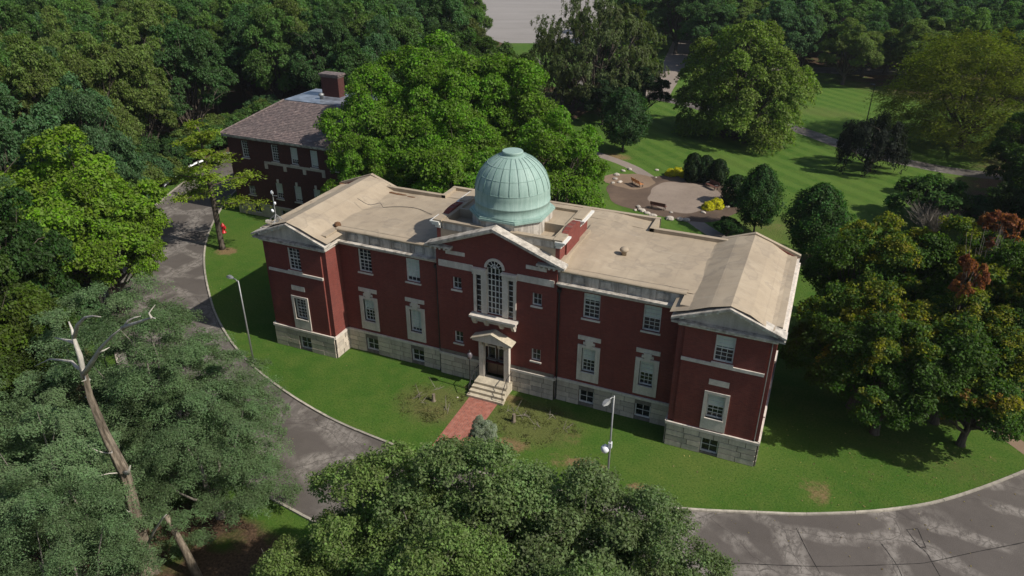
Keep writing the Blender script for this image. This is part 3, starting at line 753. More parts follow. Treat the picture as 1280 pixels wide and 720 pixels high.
for s in (-1, 1):
    d = MB(); x0, x1 = (-.82, -.015) if s < 0 else (.015, .82)
    d.box(x0, x1, PY+.3, PY+.36, .8, 3.85); dd = d.build('door', M_DOOR, PORT)
    g = MB(); g.box(x0+.14, x1-.14, PY+.285, PY+.31, 2.1, 3.2); g.build('pane', M_GLASS, dd)
    g = MB()
    for a, b, c, e in ((x0+.1, x1-.1, 3.2, 3.3), (x0+.1, x1-.1, 2.0, 2.1), (x0+.1, x0+.14, 2.1, 3.2), (x1-.14, x1-.1, 2.1, 3.2)): g.box(a, b, PY+.27, PY+.3, c, e)
    g.build('door_panel', M_WHITE, dd)
    g = MB(); g.lathe([(.02, 0), (.035, .03), (.02, .06)], 8); hx = -.1 if s < 0 else .1
    h = g.build('handle', M_GREY_METAL, dd); h.location = (hx, PY+.24, 1.85); h.rotation_euler = (math.pi/2, 0, 0)
st = MB(); st.box(-1.25, 1.4, -1.45, PY-.02, 0.01, .8); STEPS = st.build('entrance_steps', M_STEP, BLD)
for k in range(3):
    m = MB(); y0 = -1.45-(k+1)*.33; m.box(-1.3-.06*k, 1.42+.06*k, y0, -1.45-k*.33-.003, .01, .8-(k+1)*.2); m.build('step', M_STEP, STEPS)
for x in (-1.27, 1.42):
    m = MB()
    m.tube([(x, -.5, 1.7), (x, -1.42, 1.7), (x, -2.35, .95)], .03, 6)
    for y, z0, z1 in ((-.6, .8, 1.7), (-1.4, .8, 1.7), (-2.3, .2, .99)): m.tube([(x, y, z0), (x, y, z1)], .025, 6)
    m.build('handrail', M_DARK_METAL, STEPS)

# --- cornices, parapets, roofs
def cornice_run(F, u0, u1, z, proj, name='cornice', mat=M_STONE_DIRTY, e0=0.0, e1=0.0):
    """moulded cornice of stepped boxes on a face"""
    mb = MB()
    F.box(mb, u0, u1, -.02, .05, z, z+.2); F.box(mb, u0-e0*.5, u1+e1*.5, -.02, proj*.55, z+.2, z+.32); F.box(mb, u0-e0, u1+e1, -.02, proj, z+.32, z+.46)
    return mb.build(name, mat, BLD)
for F in (f_ll, f_lr):
    mb = MB(); F.box(mb, .003, F.L-.003, -.02, .06, HT+.003, HT+.21); mb.build('frieze', M_STONE_CLEAN, BLD)
    mb = MB(); F.box(mb, .003, F.L-.01, -.02, .26, HT+.213, HT+.33); F.box(mb, .003, F.L-.01, -.02, .5, HT+.33, HT+.44); mb.build('cornice', M_STONE_DIRTY, BLD)
    n = 9; e = np.linspace(0.01, F.L-.01, n+1)
    for k in range(n):
        mb = MB(); pr = .10 if k % 2 == 0 else .02
        F.box(mb, e[k]+.008, e[k+1]-.008, -.28, pr, HT+.443, HT+1.18)
        if k % 2: F.box(mb, e[k]+.12, e[k+1]-.12, pr, pr+.05, HT+.62, HT+1.0)
        mb.build('parapet_stone', M_STONE_DIRTY, BLD)
    mb = MB(); ys = [(-.42, 1.2), (.16, 1.2), (.17, 1.27), (.08, 1.36), (-.25, 1.36), (-.55, 1.28)]
    vs = []
    for u in np.linspace(0.0, F.L, 13):
        for o_, z_ in ys: vs.append(F.P(u, o_+RNG.normal(0, .012), HT-.01+z_+RNG.normal(0, .01)))
    nn = len(ys); fs = []
    for i in range(12):
        for j in range(nn): fs.append((i*nn+j, (i+1)*nn+j, (i+1)*nn+(j+1) % nn, i*nn+(j+1) % nn))
    mb.add(vs, fs); mb.build('coping', M_ROOF, BLD, smooth=True)
# wings: entablature, pediment, side parapets, gabled roof
for sgn, F in ((-1, f_wl), (1, f_wr)):
    xm = sgn*(B_+C_)/2; xi, xo = sgn*B_, sgn*C_
    hw = (C_-B_)/2
    mb = MB(); F.box(mb, 0.0, wing_u, -.1, .05, HT+.003, HT+.23); mb.build('frieze', M_STONE_CLEAN, BLD)
    mb = MB(); F.box(mb, -.22, wing_u+.22, -.1, .22, HT+.233, HT+.33); F.box(mb, -.42, wing_u+.42, -.1, .45, HT+.333, HT+.46); mb.build('cornice', M_STONE_DIRTY, BLD)
    for k in range(11):
        u = -.1+(wing_u+.2)*(k+.5)/11; m = MB(); F.box(m, u-.07, u+.07, .05, .36, HT+.2, HT+.327); m.build('modillion', M_WHITE, BLD)
    m = MB(); m.add([(xm-hw, -DW-.03, HT+.46), (xm+hw, -DW-.03, HT+.46), (xm, -DW-.03, 11.15), (xm-hw, -DW+.2, HT+.46), (xm+hw, -DW+.2, HT+.46), (xm, -DW+.2, 11.15)], [(0, 1, 2), (3, 5, 4), (1, 4, 5, 2), (0, 2, 5, 3)])
    m.build('tympanum', M_STONE, BLD)
    x0 = hw+.45
    for s in (-1, 1):
        for y0, y1, dz, th, nm, mt in ((-DW-.5, -DW+.4, .10, .14, 'raking_cornice', M_STONE_DIRTY), (-DW-.28, -DW+.1, -.07, .17, 'raking_moulding', M_STONE_CLEAN)):
            m = MB(); p = [(xm+s*x0, HT+.47+dz*.9), (xm+s*x0, HT+.47+dz*.9+th), (xm, 11.16+dz+th), (xm, 11.16+dz)]
            if nm == 'raking_moulding': p = [(xm+s*(x0-.5), HT+.51), (xm+s*(x0-.5), HT+.51+th), (xm, 11.16+dz+th-.003), (xm, 11.16+dz)]
            m.prism(p, 'y', y0, y1); m.build(nm, mt, BLD)
        for k in range(4):
            t = .2+.2*k; x = xm+s*x0*(1-t); z = HT+.47+(11.16-HT-.47)*t-.05
            m = MB(); m.box(x-.06, x+.06, -DW-.42, -DW-.05, z, z+.12); m.build('modillion', M_WHITE, BLD)
    # inner return parapet and outer side parapet
    m = MB(); x0i, x1i = sorted((xi-sgn*.05, xi+sgn*.4)); m.box(x0i, x1i, -DW+.4, .5, HT+.46, HT+1.12); m.build('parapet_stone', M_STONE_DIRTY, BLD)
    m = MB(); x0i, x1i = sorted((xi-sgn*.12, xi+sgn*.5)); m.box(x0i, x1i, -DW+.3, .1, HT+1.12, HT+1.24); m.build('coping', M_ROOF, BLD)
    m = MB(); Fi = f_in_l if sgn < 0 else f_in_r
    Fi.box(m, -.1, Fi.L+.1, -.02, .3, HT+.33, HT+.46); Fi.box(m, 0, Fi.L, -.02, .05, HT+.003, HT+.33); m.build('cornice', M_STONE_CLEAN, BLD)
    Fo = f_sl if sgn < 0 else f_sr
    m = MB(); Fo.box(m, 0, Fo.L, -.02, .05, HT+.003, HT+.33); Fo.box(m, 0, Fo.L, -.02, .42, HT+.33, HT+.455); m.build('cornice', M_STONE_CLEAN, BLD)
    nb = 8; ee = np.linspace(-DW+.4, YB_W, nb+1)
    for k in range(nb):
        m = MB(); xa, xb = sorted((xo-sgn*.3, xo+sgn*.3)); m.box(xa, xb, ee[k]+.01, ee[k+1]-.01, HT+.462, HT+.82); m.build('parapet_stone', M_STONE_CLEAN, BLD)
    # gabled membrane roof, subdivided so that it can sag a little
    m = MB(); ysub = np.linspace(-DW-.30, YB_W+.1, 19); prof = [(xi-sgn*.6, 10.32), (xi+sgn*.5, 10.66), (xm-sgn*1.2, 11.18), (xm, 11.50), (xm+sgn*1.2, 11.10), (xo-sgn*.55, 10.42), (xo-sgn*.3, 10.40)]
    for y in ysub:
        for i, (x, z) in enumerate(prof):
            m.v.append((x, y, z+(RNG.normal(0, .015) if i != 3 else 0)))
    k = len(prof)
    for i in range(len(ysub)-1):
        for j in range(k-1):
            f = (i*k+j, i*k+j+1, (i+1)*k+j+1, (i+1)*k+j); m.f.append(f if sgn > 0 else f[::-1])
    m.build('wing_roof', M_ROOF, BLD)
    m = MB(); m.box(*sorted((xo-sgn*.36, xo+sgn*.12)), -DW+.45, YB_W+.05, HT+.825, HT+.95); m.build('coping', M_ROOF, BLD)
    m = MB(); g = [(xm-hw-.2, 9.8), (xm+hw+.2, 9.8), (xm+hw+.2, 10.25), (xm, 11.46), (xm-hw-.2, 10.25)]; m.prism(g, 'y', YB_W-.15, YB_W+.02); m.build('gable', M_BRICK, BLD)
    m = MB()
    for s in (-1, 1): m.prism([(xm+s*(hw+.35), 10.2), (xm+s*(hw+.35), 10.42), (xm, 11.62), (xm, 11.40)], 'y', YB_W-.1, YB_W+.22)
    m.build('coping', M_ROOF, BLD)
# flat roofs of links and back range
def roof_sheet(name, x0, x1, y0, y1, zf, nx=14, ny=12):
    m = MB()
    for y in np.linspace(y0, y1, ny):
        for x in np.linspace(x0, x1, nx): m.v.append((x, y, zf(x, y)+RNG.normal(0, .012)))
    for i in range(ny-1):
        for j in range(nx-1): m.f.append((i*nx+j, i*nx+j+1, (i+1)*nx+j+1, (i+1)*nx+j))
    return m.build(name, M_ROOF, BLD)
zf = lambda x, y: 10.62+.5*math.exp(-(max(0, abs(x)-4.9)/2.6)**2)*min(1, max(0, (y-.25)/2.2))*(1 if y < 8 else .6)-.02*math.sin(x*.9)+.03*math.sin(y*.8)
roof_sheet('flat_roof', A_-.1, 13.9, .22, YB_L-.05, zf); roof_sheet('flat_roof', -13.9, -A_+.1, .22, YB_L-.05, zf)
roof_sheet('back_roof', -8.95, 8.95, YB_L-.05, YB_C-.05, lambda x, y: zf(x, y)+.004, 20, 6)
roof_sheet('back_roof', -A_+.1, A_-.1, 5.9, YB_L-.05, lambda x, y: 10.95, 6, 5)
for sgn in (-1, 1):
    for nm, b in (('back_parapet', (9-.3, B_+1.2, YB_L-.3, YB_L+.06)), ('back_parapet', (8.72, 9.06, YB_L-.3, YB_C+.0))):
        m = MB(); m.box(sgn*b[0], sgn*b[1], b[2], b[3], 9.7, 10.93 if b[0] < 8.71 else 10.955); m.build(nm, M_ROOF, BLD)
m = MB(); m.box(-9.06, 9.06, YB_C-.3, YB_C+.06, 9.7, 10.98); m.build('back_parapet', M_ROOF, BLD)
for u, v, L in ((487, 240, 1.4), (497, 242, 1.8), (516, 246, 1.2), (428, 229, .8), (392, 253, .9), (378, 261, .6)):
    p = at(u, v, 10.66 if u > 450 else HT+.96); zp = zf(p[0], p[1])+.015 if u > 450 else HT+.957; m = MB(); n = 9
    m.add([(p[0]+L*.5*math.cos(6.28*k/n)*random.uniform(.7, 1.1), p[1]+.22*math.sin(6.28*k/n)*random.uniform(.6, 1.2), zp) for k in range(n)]+[(p[0], p[1], zp+.03)], [(k, (k+1) % n, n) for k in range(n)])
    m.build('torn_patch', M_PATCH, BLD)
for a, b in (((-9.06, YB_C-.26), None),):
    pass
# --- centre block above the roofs
CY = 2.9; CB0, CB1 = PY+.32, 6.05; ZT = 12.75
m = MB()
for s in (-1, 1):
    x0, x1 = sorted((s*(A_-.3), s*A_))
    m.box(x0, x1, CB0, CB1, 10.3, ZT-.55)
m.box(-A_+.3, A_-.3, CB1-.3, CB1, 10.3, ZT-.55)
m.build('centre_wall', M_BRICK, BLD)
for s in (-1, 1):
    for y0, y1 in ((CB0-.25, 1.15), (3.95, CB1+.25)):        # cornice broken by the arched brick panel
        m = MB(); m.box(*sorted((s*(A_-.3), s*(A_+.08))), y0+.2, y1, ZT-.55, ZT-.3); m.box(*sorted((s*(A_-.3), s*(A_+.28))), y0+.05, y1, ZT-.3, ZT-.14); m.box(*sorted((s*(A_-.3), s*(A_+.42))), y0, y1, ZT-.14, ZT-.02)
        m.build('cornice', M_WHITE, BLD)
        m = MB(); m.box(*sorted((s*(A_-.45), s*(A_+.2))), y0+.1, y1, ZT-.02, ZT+.1); m.build('coping', M_ROOF, BLD)
    m = MB(); pr = [(1.15, 10.3), (3.95, 10.3), (3.95, ZT-.1)]+[(2.55+1.4*math.cos(t), ZT-.1+.34*math.sin(t)) for t in np.linspace(.2, math.pi-.2, 9)]+[(1.15, ZT-.1)]
    m.prism(pr, 'x', *sorted((s*(A_-.32), s*(A_+.12)))); m.build('arched_panel', M_BRICK, BLD)
    m = MB(); m.box(*sorted((s*A_, s*(A_+.3))), CB0, CB1, 10.55, 11.28 if s > 0 else 11.2); m.build('flashing', M_ROOF, BLD)
    # covered half and open well on each side of the dome
    m = MB(); m.box(*sorted((s*1.9, s*(A_-.32))), 2.75, CB1-.3, 10.6, ZT-.15); m.build('terrace_roof', M_ROOF, BLD)
    for xa, xb, ya, yb in ((1.9, A_-.31, 2.55, 2.752), (A_-.6, A_-.31, 2.752, CB1-.1), (1.9, A_-.6, CB1-.4, CB1-.1)):
        m = MB(); m.box(*sorted((s*xa, s*xb)), ya, yb, 11.0, ZT+.06); m.build('terrace_parapet', M_ROOF, BLD)
    m = MB(); m.box(*sorted((s*.2, s*(A_-.305))), CB0, 2.55, 10.6, 12.15); m.build('terrace_floor', M_ROOF, BLD)
    m = MB(); m.prism([(s*1.0, CB0+.02), (s*(A_-.5), CB0+.02), (s*(A_-.3), CB0+.22), (s*(A_-.3), CB0+.5), (s*(A_-.6), CB0+.5), (s*(A_-.8), CB0+.32), (s*1.0, CB0+.32)][::s], 'z', 11.3, ZT-.12); m.build('terrace_parapet', M_STONE_DIRTY, BLD)
    m = MB(); m.prism([(s*1.0, CB0-.02), (s*(A_-.48), CB0-.02), (s*(A_-.26), CB0+.2), (s*(A_-.26), CB0+.55), (s*(A_-.66), CB0+.55), (s*(A_-.84), CB0+.38), (s*1.0, CB0+.38)][::s], 'z', ZT-.12, ZT+.02); m.build('coping', M_ROOF, BLD)
    m = MB(); m.box(*sorted((s*(A_-.6), s*(A_-.31))), CB0+.56, 2.54, 11.3, ZT+.04); m.build('terrace_parapet', M_ROOF, BLD)
# octagonal plinth, copper skirt and dome
def octa(h, f, z): return [(-f, -h), (f, -h), (h, -f), (h, f), (f, h), (-f, h), (-h, f), (-h, -f)]
m = MB(); m.prism([(x, y+CY) for x, y in octa(2.6, 1.25, 0)], 'z', 10.7, 13.25); m.build('dome_plinth', M_STONE_DIRTY, BLD)
DOME = empty('dome', (0, CY, 13.25)); DOME.parent = BLD
m = MB(); m.prism(octa(2.76, 1.35, 0), 'z', 0.0, .14); m.prism(octa(2.70, 1.3, 0), 'z', .14, .24); m.build('copper_skirt', M_COPPER, DOME)
R = 2.66; zc = 14.80-13.25
m = MB(); m.lathe([(R+.05, .24), (R+.05, .34), (R+.01, .38), (R+.005, .85), (R+.04, .88), (R+.04, .96), (R, 1.0), (R, zc)]+[(R*math.cos(t), zc+R*math.sin(t)) for t in np.linspace(.03, 1.33, 26)], 96, cap=False)
shell = m.build('dome_shell', M_COPPER, DOME, smooth=True)
m = MB(); m.lathe([(.55, zc+2.55), (.72, zc+2.56), (.74, zc+2.74), (.70, zc+2.80), (.2, zc+2.82), (.01, zc+2.83)], 40, cap=False); m.build('dome_cap', M_COPPER, DOME, smooth=False)
NR = 24
for k in range(NR):
    a = 2*math.pi*k/NR+.06; m = MB(); pts = []
    for t in np.linspace(.12, 1.2, 14): pts.append((R*math.cos(t), zc+R*math.sin(t)))
    vs = []; w = .016
    for (r, z) in pts:
        er = np.array([math.cos(a), math.sin(a)]); et = np.array([-er[1], er[0]])
        t = math.atan2(z-zc, r); dr, dz = math.cos(t)*.03, math.sin(t)*.03
        for sg in (-1, 1):
            q = er*(r-.01)+et*w*sg; vs.append((q[0], q[1], z)); q = er*(r+dr)+et*w*sg; vs.append((q[0], q[1], z+dz))
    fs = []
    for i in range(len(pts)-1):
        b = i*4; c = b+4; fs += [(b, b+1, c+1, c), (b+1, b+3, c+3, c+1), (b+3, b+2, c+2, c+3)]
    m.add(vs, fs); m.build('rib', M_COPPER_DARK, DOME)
for t in (.12, .5, .85, 1.2):
    m = MB(); r0 = R*math.cos(t)+.012; z0 = zc+R*math.sin(t); m.lathe([(r0-.02, z0-.03), (r0+.012, z0-.028), (r0+.012-.05*math.sin(t)*.5, z0+.028), (r0-.04, z0+.03)], 72, cap=False); m.build('ring_seam', M_COPPER, DOME)

brick.build('brick_wall', M_BRICK, BLD)
BASE = base_mb.build('stone_base', M_MORTAR, BLD); table_mb.build('water_table', M_STONE_CLEAN, BASE)
lay_blocks()
# downpipes in the corners beside the pavilion
for x in (-A_-.12, A_+.14):
    m = MB(); m.tube([(x, -.1, 9.3), (x, -.1, .3), (x, -.25, .1)], .055, 8); m.box(x-.12, x+.12, -.25, -.03, 9.05, 9.3); m.build('downpipe', M_DARK_METAL, BLD)
m = MB(); m.tube([(C_-.25, -DW-.0, 9.4), (C_-.25, -DW-.0, .2)], .03, 6); m.build('downpipe', M_GREY_METAL, BLD)
# ------------------------------------------------------------------ annex behind, on the left
AX0, AX1, AY0, AY1, AZ = -42.6, -26.5, 20.1, 38.0, 9.3
ANX = tag(empty('brick_annex', ((AX0+AX1)/2, AY0, 0)), 'dark brick two storey annex with slate hipped roof behind the main building', 'building')
AS = np.array(ANX.location)
an_brick, an_base = MB(), MB()
fa = Face((AX0, AY0), (AX1, AY0)); fb = Face((AX0, AY1), (AX0, AY0)); fc = Face((AX1, AY0), (AX1, AY1)); fd = Face((AX1, AY1), (AX0, AY1))
upx = (-40.25, -36.05, -33.45, -30.8, -28.2); lox = (-40.2, -36.2, -33.6, -31.0, -28.4)
hs = [(x-AX0-.5, x-AX0+.5, 7.0, 8.95) for x in upx]+[(lox[0]-AX0-.5, lox[0]-AX0+.5, 2.55, 3.65)]+[(x-AX0-.5, x-AX0+.5, 2.6, 4.5) for x in lox[1:]]
fa.wall(an_brick, 1.6, AZ, hs, .25)
hb = [(u-.55, u+.55, 7.0, 8.9) for u in (3.5, 7.2, 10.9, 14.6)]+[(u-.55, u+.55, 2.6, 4.5) for u in (3.5, 7.2, 10.9, 14.6)]
fb.wall(an_brick, 1.6, AZ, hb, .25); fc.wall(an_brick, 1.6, AZ, ()); fd.wall(an_brick, 1.6, AZ, ())
for F in (fa, fb, fc, fd):
    bh = [(2.3, 3.4, .35, 1.25), (6.2, 7.3, .35, 1.25), (9.0, 10.1, .35, 1.25)] if F is fa else []
    F.wall(an_base, 0, 1.45, bh, .15, .06); F.box(an_base, -.1, F.L+.1, -.02, .12, 1.452, 1.6)
    for h in bh: window(F, ANX, (h[0]+h[1])/2, h[1]-h[0], h[2], h[3], .06, 2, 1, 0, shift=AS)
an_brick.build('brick_wall', M_BRICK2, ANX, shift=AS); an_base.build('stone_base', M_STONE, ANX, shift=AS)
for i, x in enumerate(upx): window(fa, ANX, x-AX0, 1.0, 7.0, 8.95, 0, 3, 6, (0, .0, .75, .95, .5)[i], True, shift=AS)
for i, x in enumerate(lox): window(fa, ANX, x-AX0, 1.0, 2.55 if i == 0 else 2.6, 3.65 if i == 0 else 4.5, 0, 3, 6, (0, .7, .9, .6, .6)[i], True, shift=AS)
for h in hb: window(fb, ANX, (h[0]+h[1])/2, 1.1, h[2], h[3], 0, 3, 6, .4, True, shift=AS)
m = MB(); fa.box(m, 4.9, 13.1, -.05, .07, 6.62, 6.9); m.build('band_course', M_STONE, ANX, shift=AS)
for u in (5.1, 7.7, 10.35, 12.9):
    m = MB(); fa.box(m, u-.2, u+.2, -.05, .09, 6.05, 6.62); m.build('stone_tablet', M_STONE, ANX, shift=AS)
for x in lox[1:]:
    m = MB(); fa.box(m, x-AX0-.12, x-AX0+.12, -.05, .1, 4.52, 4.95); m.build('keystone', M_STONE_CLEAN, ANX, shift=AS)
ov = .55
m = MB(); m.box(AX0-ov+.1, AX1+ov-.1, AY0-ov+.1, AY1+ov-.1, AZ, AZ+.16); m.box(AX0-ov, AX1+ov, AY0-ov, AY1+ov, AZ+.163, AZ+.3); m.build('eaves', M_STONE_DIRTY, ANX, shift=AS)
# hipped slate roof up to a flat metal deck, laid slate by slate in courses
ZE, ZD, INS = AZ+.30, 12.05, 7.4
EX = (AX0-ov, AX1+ov, AY0-ov, AY1+ov)
rs = MB()
def roof_side(p0, p1, q0, q1):
    p0, p1, q0, q1 = map(np.array, (p0, p1, q0, q1)); nc = 26
    nrm = np.cross(p1-p0, q0-p0); nrm /= np.linalg.norm(nrm)
    if nrm[2] < 0: nrm = -nrm
    for c in range(nc):
        t0, t1 = c/nc, (c+1.22)/nc
        a, b = p0+(q0-p0)*t0, p1+(q1-p1)*t0; d, e = p0+(q0-p0)*min(t1, 1), p1+(q1-p1)*min(t1, 1)
        n = max(4, int(np.linalg.norm(b-a)/.36)); off = (c % 2)*.5
        es = np.clip((np.arange(n+2)-off)/n, 0, 1)
        for s0, s1 in zip(es[:-1], es[1:]):
            if s1-s0 < 1e-4: continue
            g = .012/np.linalg.norm(b-a); lift = .035+random.uniform(0, .018); s0g, s1g = s0+g, s1-g
            A = a+(b-a)*s0g+nrm*lift; B = a+(b-a)*s1g+nrm*lift; Cc = d+(e-d)*s1g+nrm*.006; D = d+(e-d)*s0g+nrm*.006
            rs.add([A, B, Cc, D, A-nrm*.03, B-nrm*.03], [(0, 1, 2, 3), (4, 5, 1, 0)])
e0 = [(EX[0], EX[2], ZE), (EX[1], EX[2], ZE), (EX[1], EX[3], ZE), (EX[0], EX[3], ZE)]
d0 = [(EX[0]+3.6, EX[2]+INS, ZD), (EX[1]-3.6, EX[2]+INS, ZD), (EX[1]-3.6, EX[3]-INS+2, ZD), (EX[0]+3.6, EX[3]-INS+2, ZD)]
for k in range(4): roof_side(e0[k], e0[(k+1) % 4], d0[k], d0[(k+1) % 4])
m = MB(); m.add([*e0, *d0], [(0, 1, 5, 4), (1, 2, 6, 5), (2, 3, 7, 6), (3, 0, 4, 7)]); RF = m.build('roof', M_SLATE, ANX, shift=AS)
tag(rs.build('slate', M_SLATE, RF, shift=AS), kind='stuff')
m = MB(); m.add([(x, y, z-.01) for x, y, z in d0]+[(x, y, z+.10) for x, y, z in d0], [(4, 5, 6, 7), (0, 1, 5, 4), (1, 2, 6, 5), (2, 3, 7, 6), (3, 0, 4, 7)]); m.build('roof_deck', M_BLUE_ROOF, RF, shift=AS)
for k in range(4):
    m = MB(); m.tube([np.array(e0[k])+(0, 0, .05), np.array(d0[k])+(0, 0, .08)], .09, 6); m.build('hip_ridge', M_SLATE, RF, shift=AS)
ch = np.array([-35.2, 30.8]); m = MB(); m.box(ch[0]-1.2, ch[0]+1.2, ch[1]-.6, ch[1]+.6, 11.6, 14.6); CH = m.build('chimney', M_BRICK2, ANX, shift=AS)
m = MB(); m.box(ch[0]-1.38, ch[0]+1.38, ch[1]-.78, ch[1]+.78, 14.6, 14.82); m.box(ch[0]-1.26, ch[0]+1.26, ch[1]-.66, ch[1]+.66, 14.4, 14.598); m.build('chimney_cap', M_SLATE, CH, shift=AS)
m = MB(); m.lathe([(.22, 0), (.22, .35), (.34, .4), (.34, .6), (.05, .75)], 14, (-35.6, 28.9, 12.14)); m.build('roof_vent', M_GREY_METAL, ANX, shift=AS, smooth=True)

# ------------------------------------------------------------------ small things on and around the buildings
p = at(780, 318, 10.75); o = MB(); o.lathe([(.18, -.15), (.18, .28), (.30, .31), (.33, .40), (.27, .52), (.05, .58)], 16)
tag(o.build('roof_vent', M_ROOF, None, True, loc=(p[0], p[1], 10.72)), 'small pale mushroom vent standing alone on the flat tan roof', 'vent')
p = at(418, 281, 10.7); o = MB(); o.lathe([(.24, 0), (.28, .12), (.22, .3), (.05, .38)], 12)
tag(o.build('roof_drain', M_PATCH, None, True, loc=(p[0]+.3, p[1], 10.62)), 'dark rusty drain cover in the roof corner near the camera mast', 'drain')
cab = [at(u, v, 10.72) for u, v in [(448, 258), (462, 262), (478, 258), (500, 257), (522, 260), (540, 269)]]
cabL = smooth_line(cab, 40); o = MB(); o.tube([(x, y, (11.02+(-12.6-x)*.21 if x < -12.6 else zf(x, y)+.03)+.02) for x, y in cabL], .02, 5)
tag(o.build('roof_cable', M_DARK_METAL), 'thin dark cable lying across the tan roof near the camera mast', 'cable')

# camera mast on the left wing
mp = np.array([-18.3, -.9]); CMZ = 10.66
cm = tag(empty('camera_mast', (mp[0], mp[1], CMZ)), 'grey mast with white security cameras on weighted base at the roof corner', 'camera mast')
o = MB(); o.tube([(0, 0, 0), (0, 0, 2.6)], .04, 8); o.build('pole', M_GREY_METAL, cm)
o = MB()
for k in range(4):
    a = k*math.pi/2+.4; o.tube([(0, 0, .7), (.75*math.cos(a), .75*math.sin(a), .03)], .03, 6); o.tube([(0, 0, .05), (.75*math.cos(a), .75*math.sin(a), .05)], .03, 6)
o.build('tripod', M_GREY_METAL, cm)
for k in range(4):
    a = k*math.pi/2+.4; o = MB(); o.box(-.22, .22, -.12, .12, 0, .18); b = o.build('ballast_block', M_CONCRETE, cm); b.location = (.62*math.cos(a), .62*math.sin(a), -.02+.02*k); b.rotation_euler = (0, 0, a)
for z, a, L in ((1.55, -.6, .34), (2.25, 2.4, .28), (.95, -1.6, .3)):
    o = MB(); o.lathe([(.02, 0), (.09, .03), (.10, .14), (.08, .24), (.02, .3)], 14); b = o.build('security_camera', M_WHITE_PLASTIC, cm, True)
    b.location = (.2*math.cos(a), .2*math.sin(a), z); b.rotation_euler = (0, .5, a)
o = MB(); o.tube([(0, 0, 2.2), (.5, -.1, 2.3)], .025, 6); o.build('arm', M_GREY_METAL, cm)

# street lamps
def street_lamp(loc, h, arm, label, globe=None):
    t = tag(empty('street_lamp', (loc[0], loc[1], 0)), label, 'street lamp')
    o = MB(); o.tube([(0, 0, 0), (0, 0, h*.5), (0, 0, h)], [.075, .062, .048], 10); o.build('pole', M_GREY_METAL, t, True)
    o = MB(); o.lathe([(.2, 0), (.2, .06), (.13, .1), (.1, .3)], 12); o.build('base_plate', M_GREY_METAL, t)
    a = np.array(arm, float); o = MB(); o.tube([(0, 0, h-.15), (a[0]*.5, a[1]*.5, h+.03), (a[0], a[1], h+.05)], .04, 8); o.build('arm', M_GREY_METAL, t, True)
    o = MB(); an = math.atan2(a[1], a[0]); L = .75
    for i, s in enumerate((0, .25, .5, .75, 1.0)):
        w = (.07, .17, .2, .18, .06)[i]; q = a+np.array([math.cos(an), math.sin(an)])*L*s; n_ = np.array([-math.sin(an), math.cos(an)])*w
        o.v += [(q[0]-n_[0], q[1]-n_[1], h+.03), (q[0]+n_[0], q[1]+n_[1], h+.03), (q[0]+n_[0]*.6, q[1]+n_[1]*.6, h+.03+w*.7), (q[0]-n_[0]*.6, q[1]-n_[1]*.6, h+.03+w*.7)]
    for i in range(4):
        for j in range(4): o.f.append((i*4+j, i*4+(j+1) % 4, i*4+4+(j+1) % 4, i*4+4+j))
    o.f += [(0, 1, 2, 3), (16, 17, 18, 19)]; hd = o.build('lamp_head', M_GREY_METAL, t)
    o = MB(); q = a+np.array([math.cos(an), math.sin(an)])*L*.5; o.lathe([(.02, -.1), (.13, -.06), (.16, .0)], 12, (q[0], q[1], h+.025)); o.build('lens', M_WHITE_PLASTIC, hd, True)
    if globe:
        z = globe; o = MB(); o.lathe([(.02, -.34), (.16, -.3), (.25, -.14), (.25, .02), (.18, .12), (.06, .16), (.06, .26), (.02, .28)], 18, (-.28, -.02, z)); g = o.build('camera_dome', M_WHITE_PLASTIC, t, True)
        o = MB(); o.tube([(0, 0, z+.22), (-.28, -.02, z+.22)], .04, 6); o.box(-.1, .1, -.1, .1, z+.1, z+.5); o.build('bracket', M_WHITE_PLASTIC, t)
    return t
lp = at(757, 626)
d = ray(765, 494); kk = (lp[1]-CAM_LOC[1])/d[1]; lh = float((CAM_LOC+d*kk)[2])
d = ray(758, 560); kk = (lp[1]-CAM_LOC[1])/d[1]; gh = float((CAM_LOC+d*kk)[2])
street_lamp(lp, lh, (-.12, -.5), 'grey street lamp with white dome camera halfway up on the front lawn', gh)
lp = at(317, 452); d = ray(298, 351); kk = (lp[1]-CAM_LOC[1])/d[1]
street_lamp(lp, float((CAM_LOC+d*kk)[2]), (-.55, .1), 'grey street lamp without camera, standing by the kerb of the drive')
# black lamp standard beside the steps
lp = at(588, 487); t = tag(empty('lamp_post', (lp[0], lp[1], 0)), 'slim black lamp post beside the entrance steps', 'lamp post')
o = MB(); o.lathe([(.13, 0), (.13, .1), (.07, .2), (.05, .6), (.04, 2.6), (.07, 2.66), (.05, 2.75)], 12); o.build('post', M_DARK_METAL, t, True)
o = MB(); o.lathe([(.05, 2.75), (.16, 2.85), (.22, 3.0), (.22, 3.12), (.15, 3.28), (.03, 3.36)], 16); o.build('globe', plain('smoked_globe', (.10, .09, .10), .2, .5), t, True)
o = MB(); o.lathe([(.02, 3.36), (.09, 3.38), (.03, 3.5), (.01, 3.56)], 10); o.build('finial', M_DARK_METAL, t, True)
# thin pole on the far lawn
lp = at(1080, 166); t = tag(empty('lamp_post', (lp[0], lp[1], 0)), 'tall thin dark lamp post on the far lawn behind the weeping tree', 'lamp post')
o = MB(); o.tube([(0, 0, 0), (0, 0, 7.6)], [.09, .06], 8); o.build('post', M_DARK_METAL, t)
o = MB(); o.box(-.6, .05, -.12, .12, 7.55, 7.7); o.build('lamp_head', M_DARK_METAL, t)
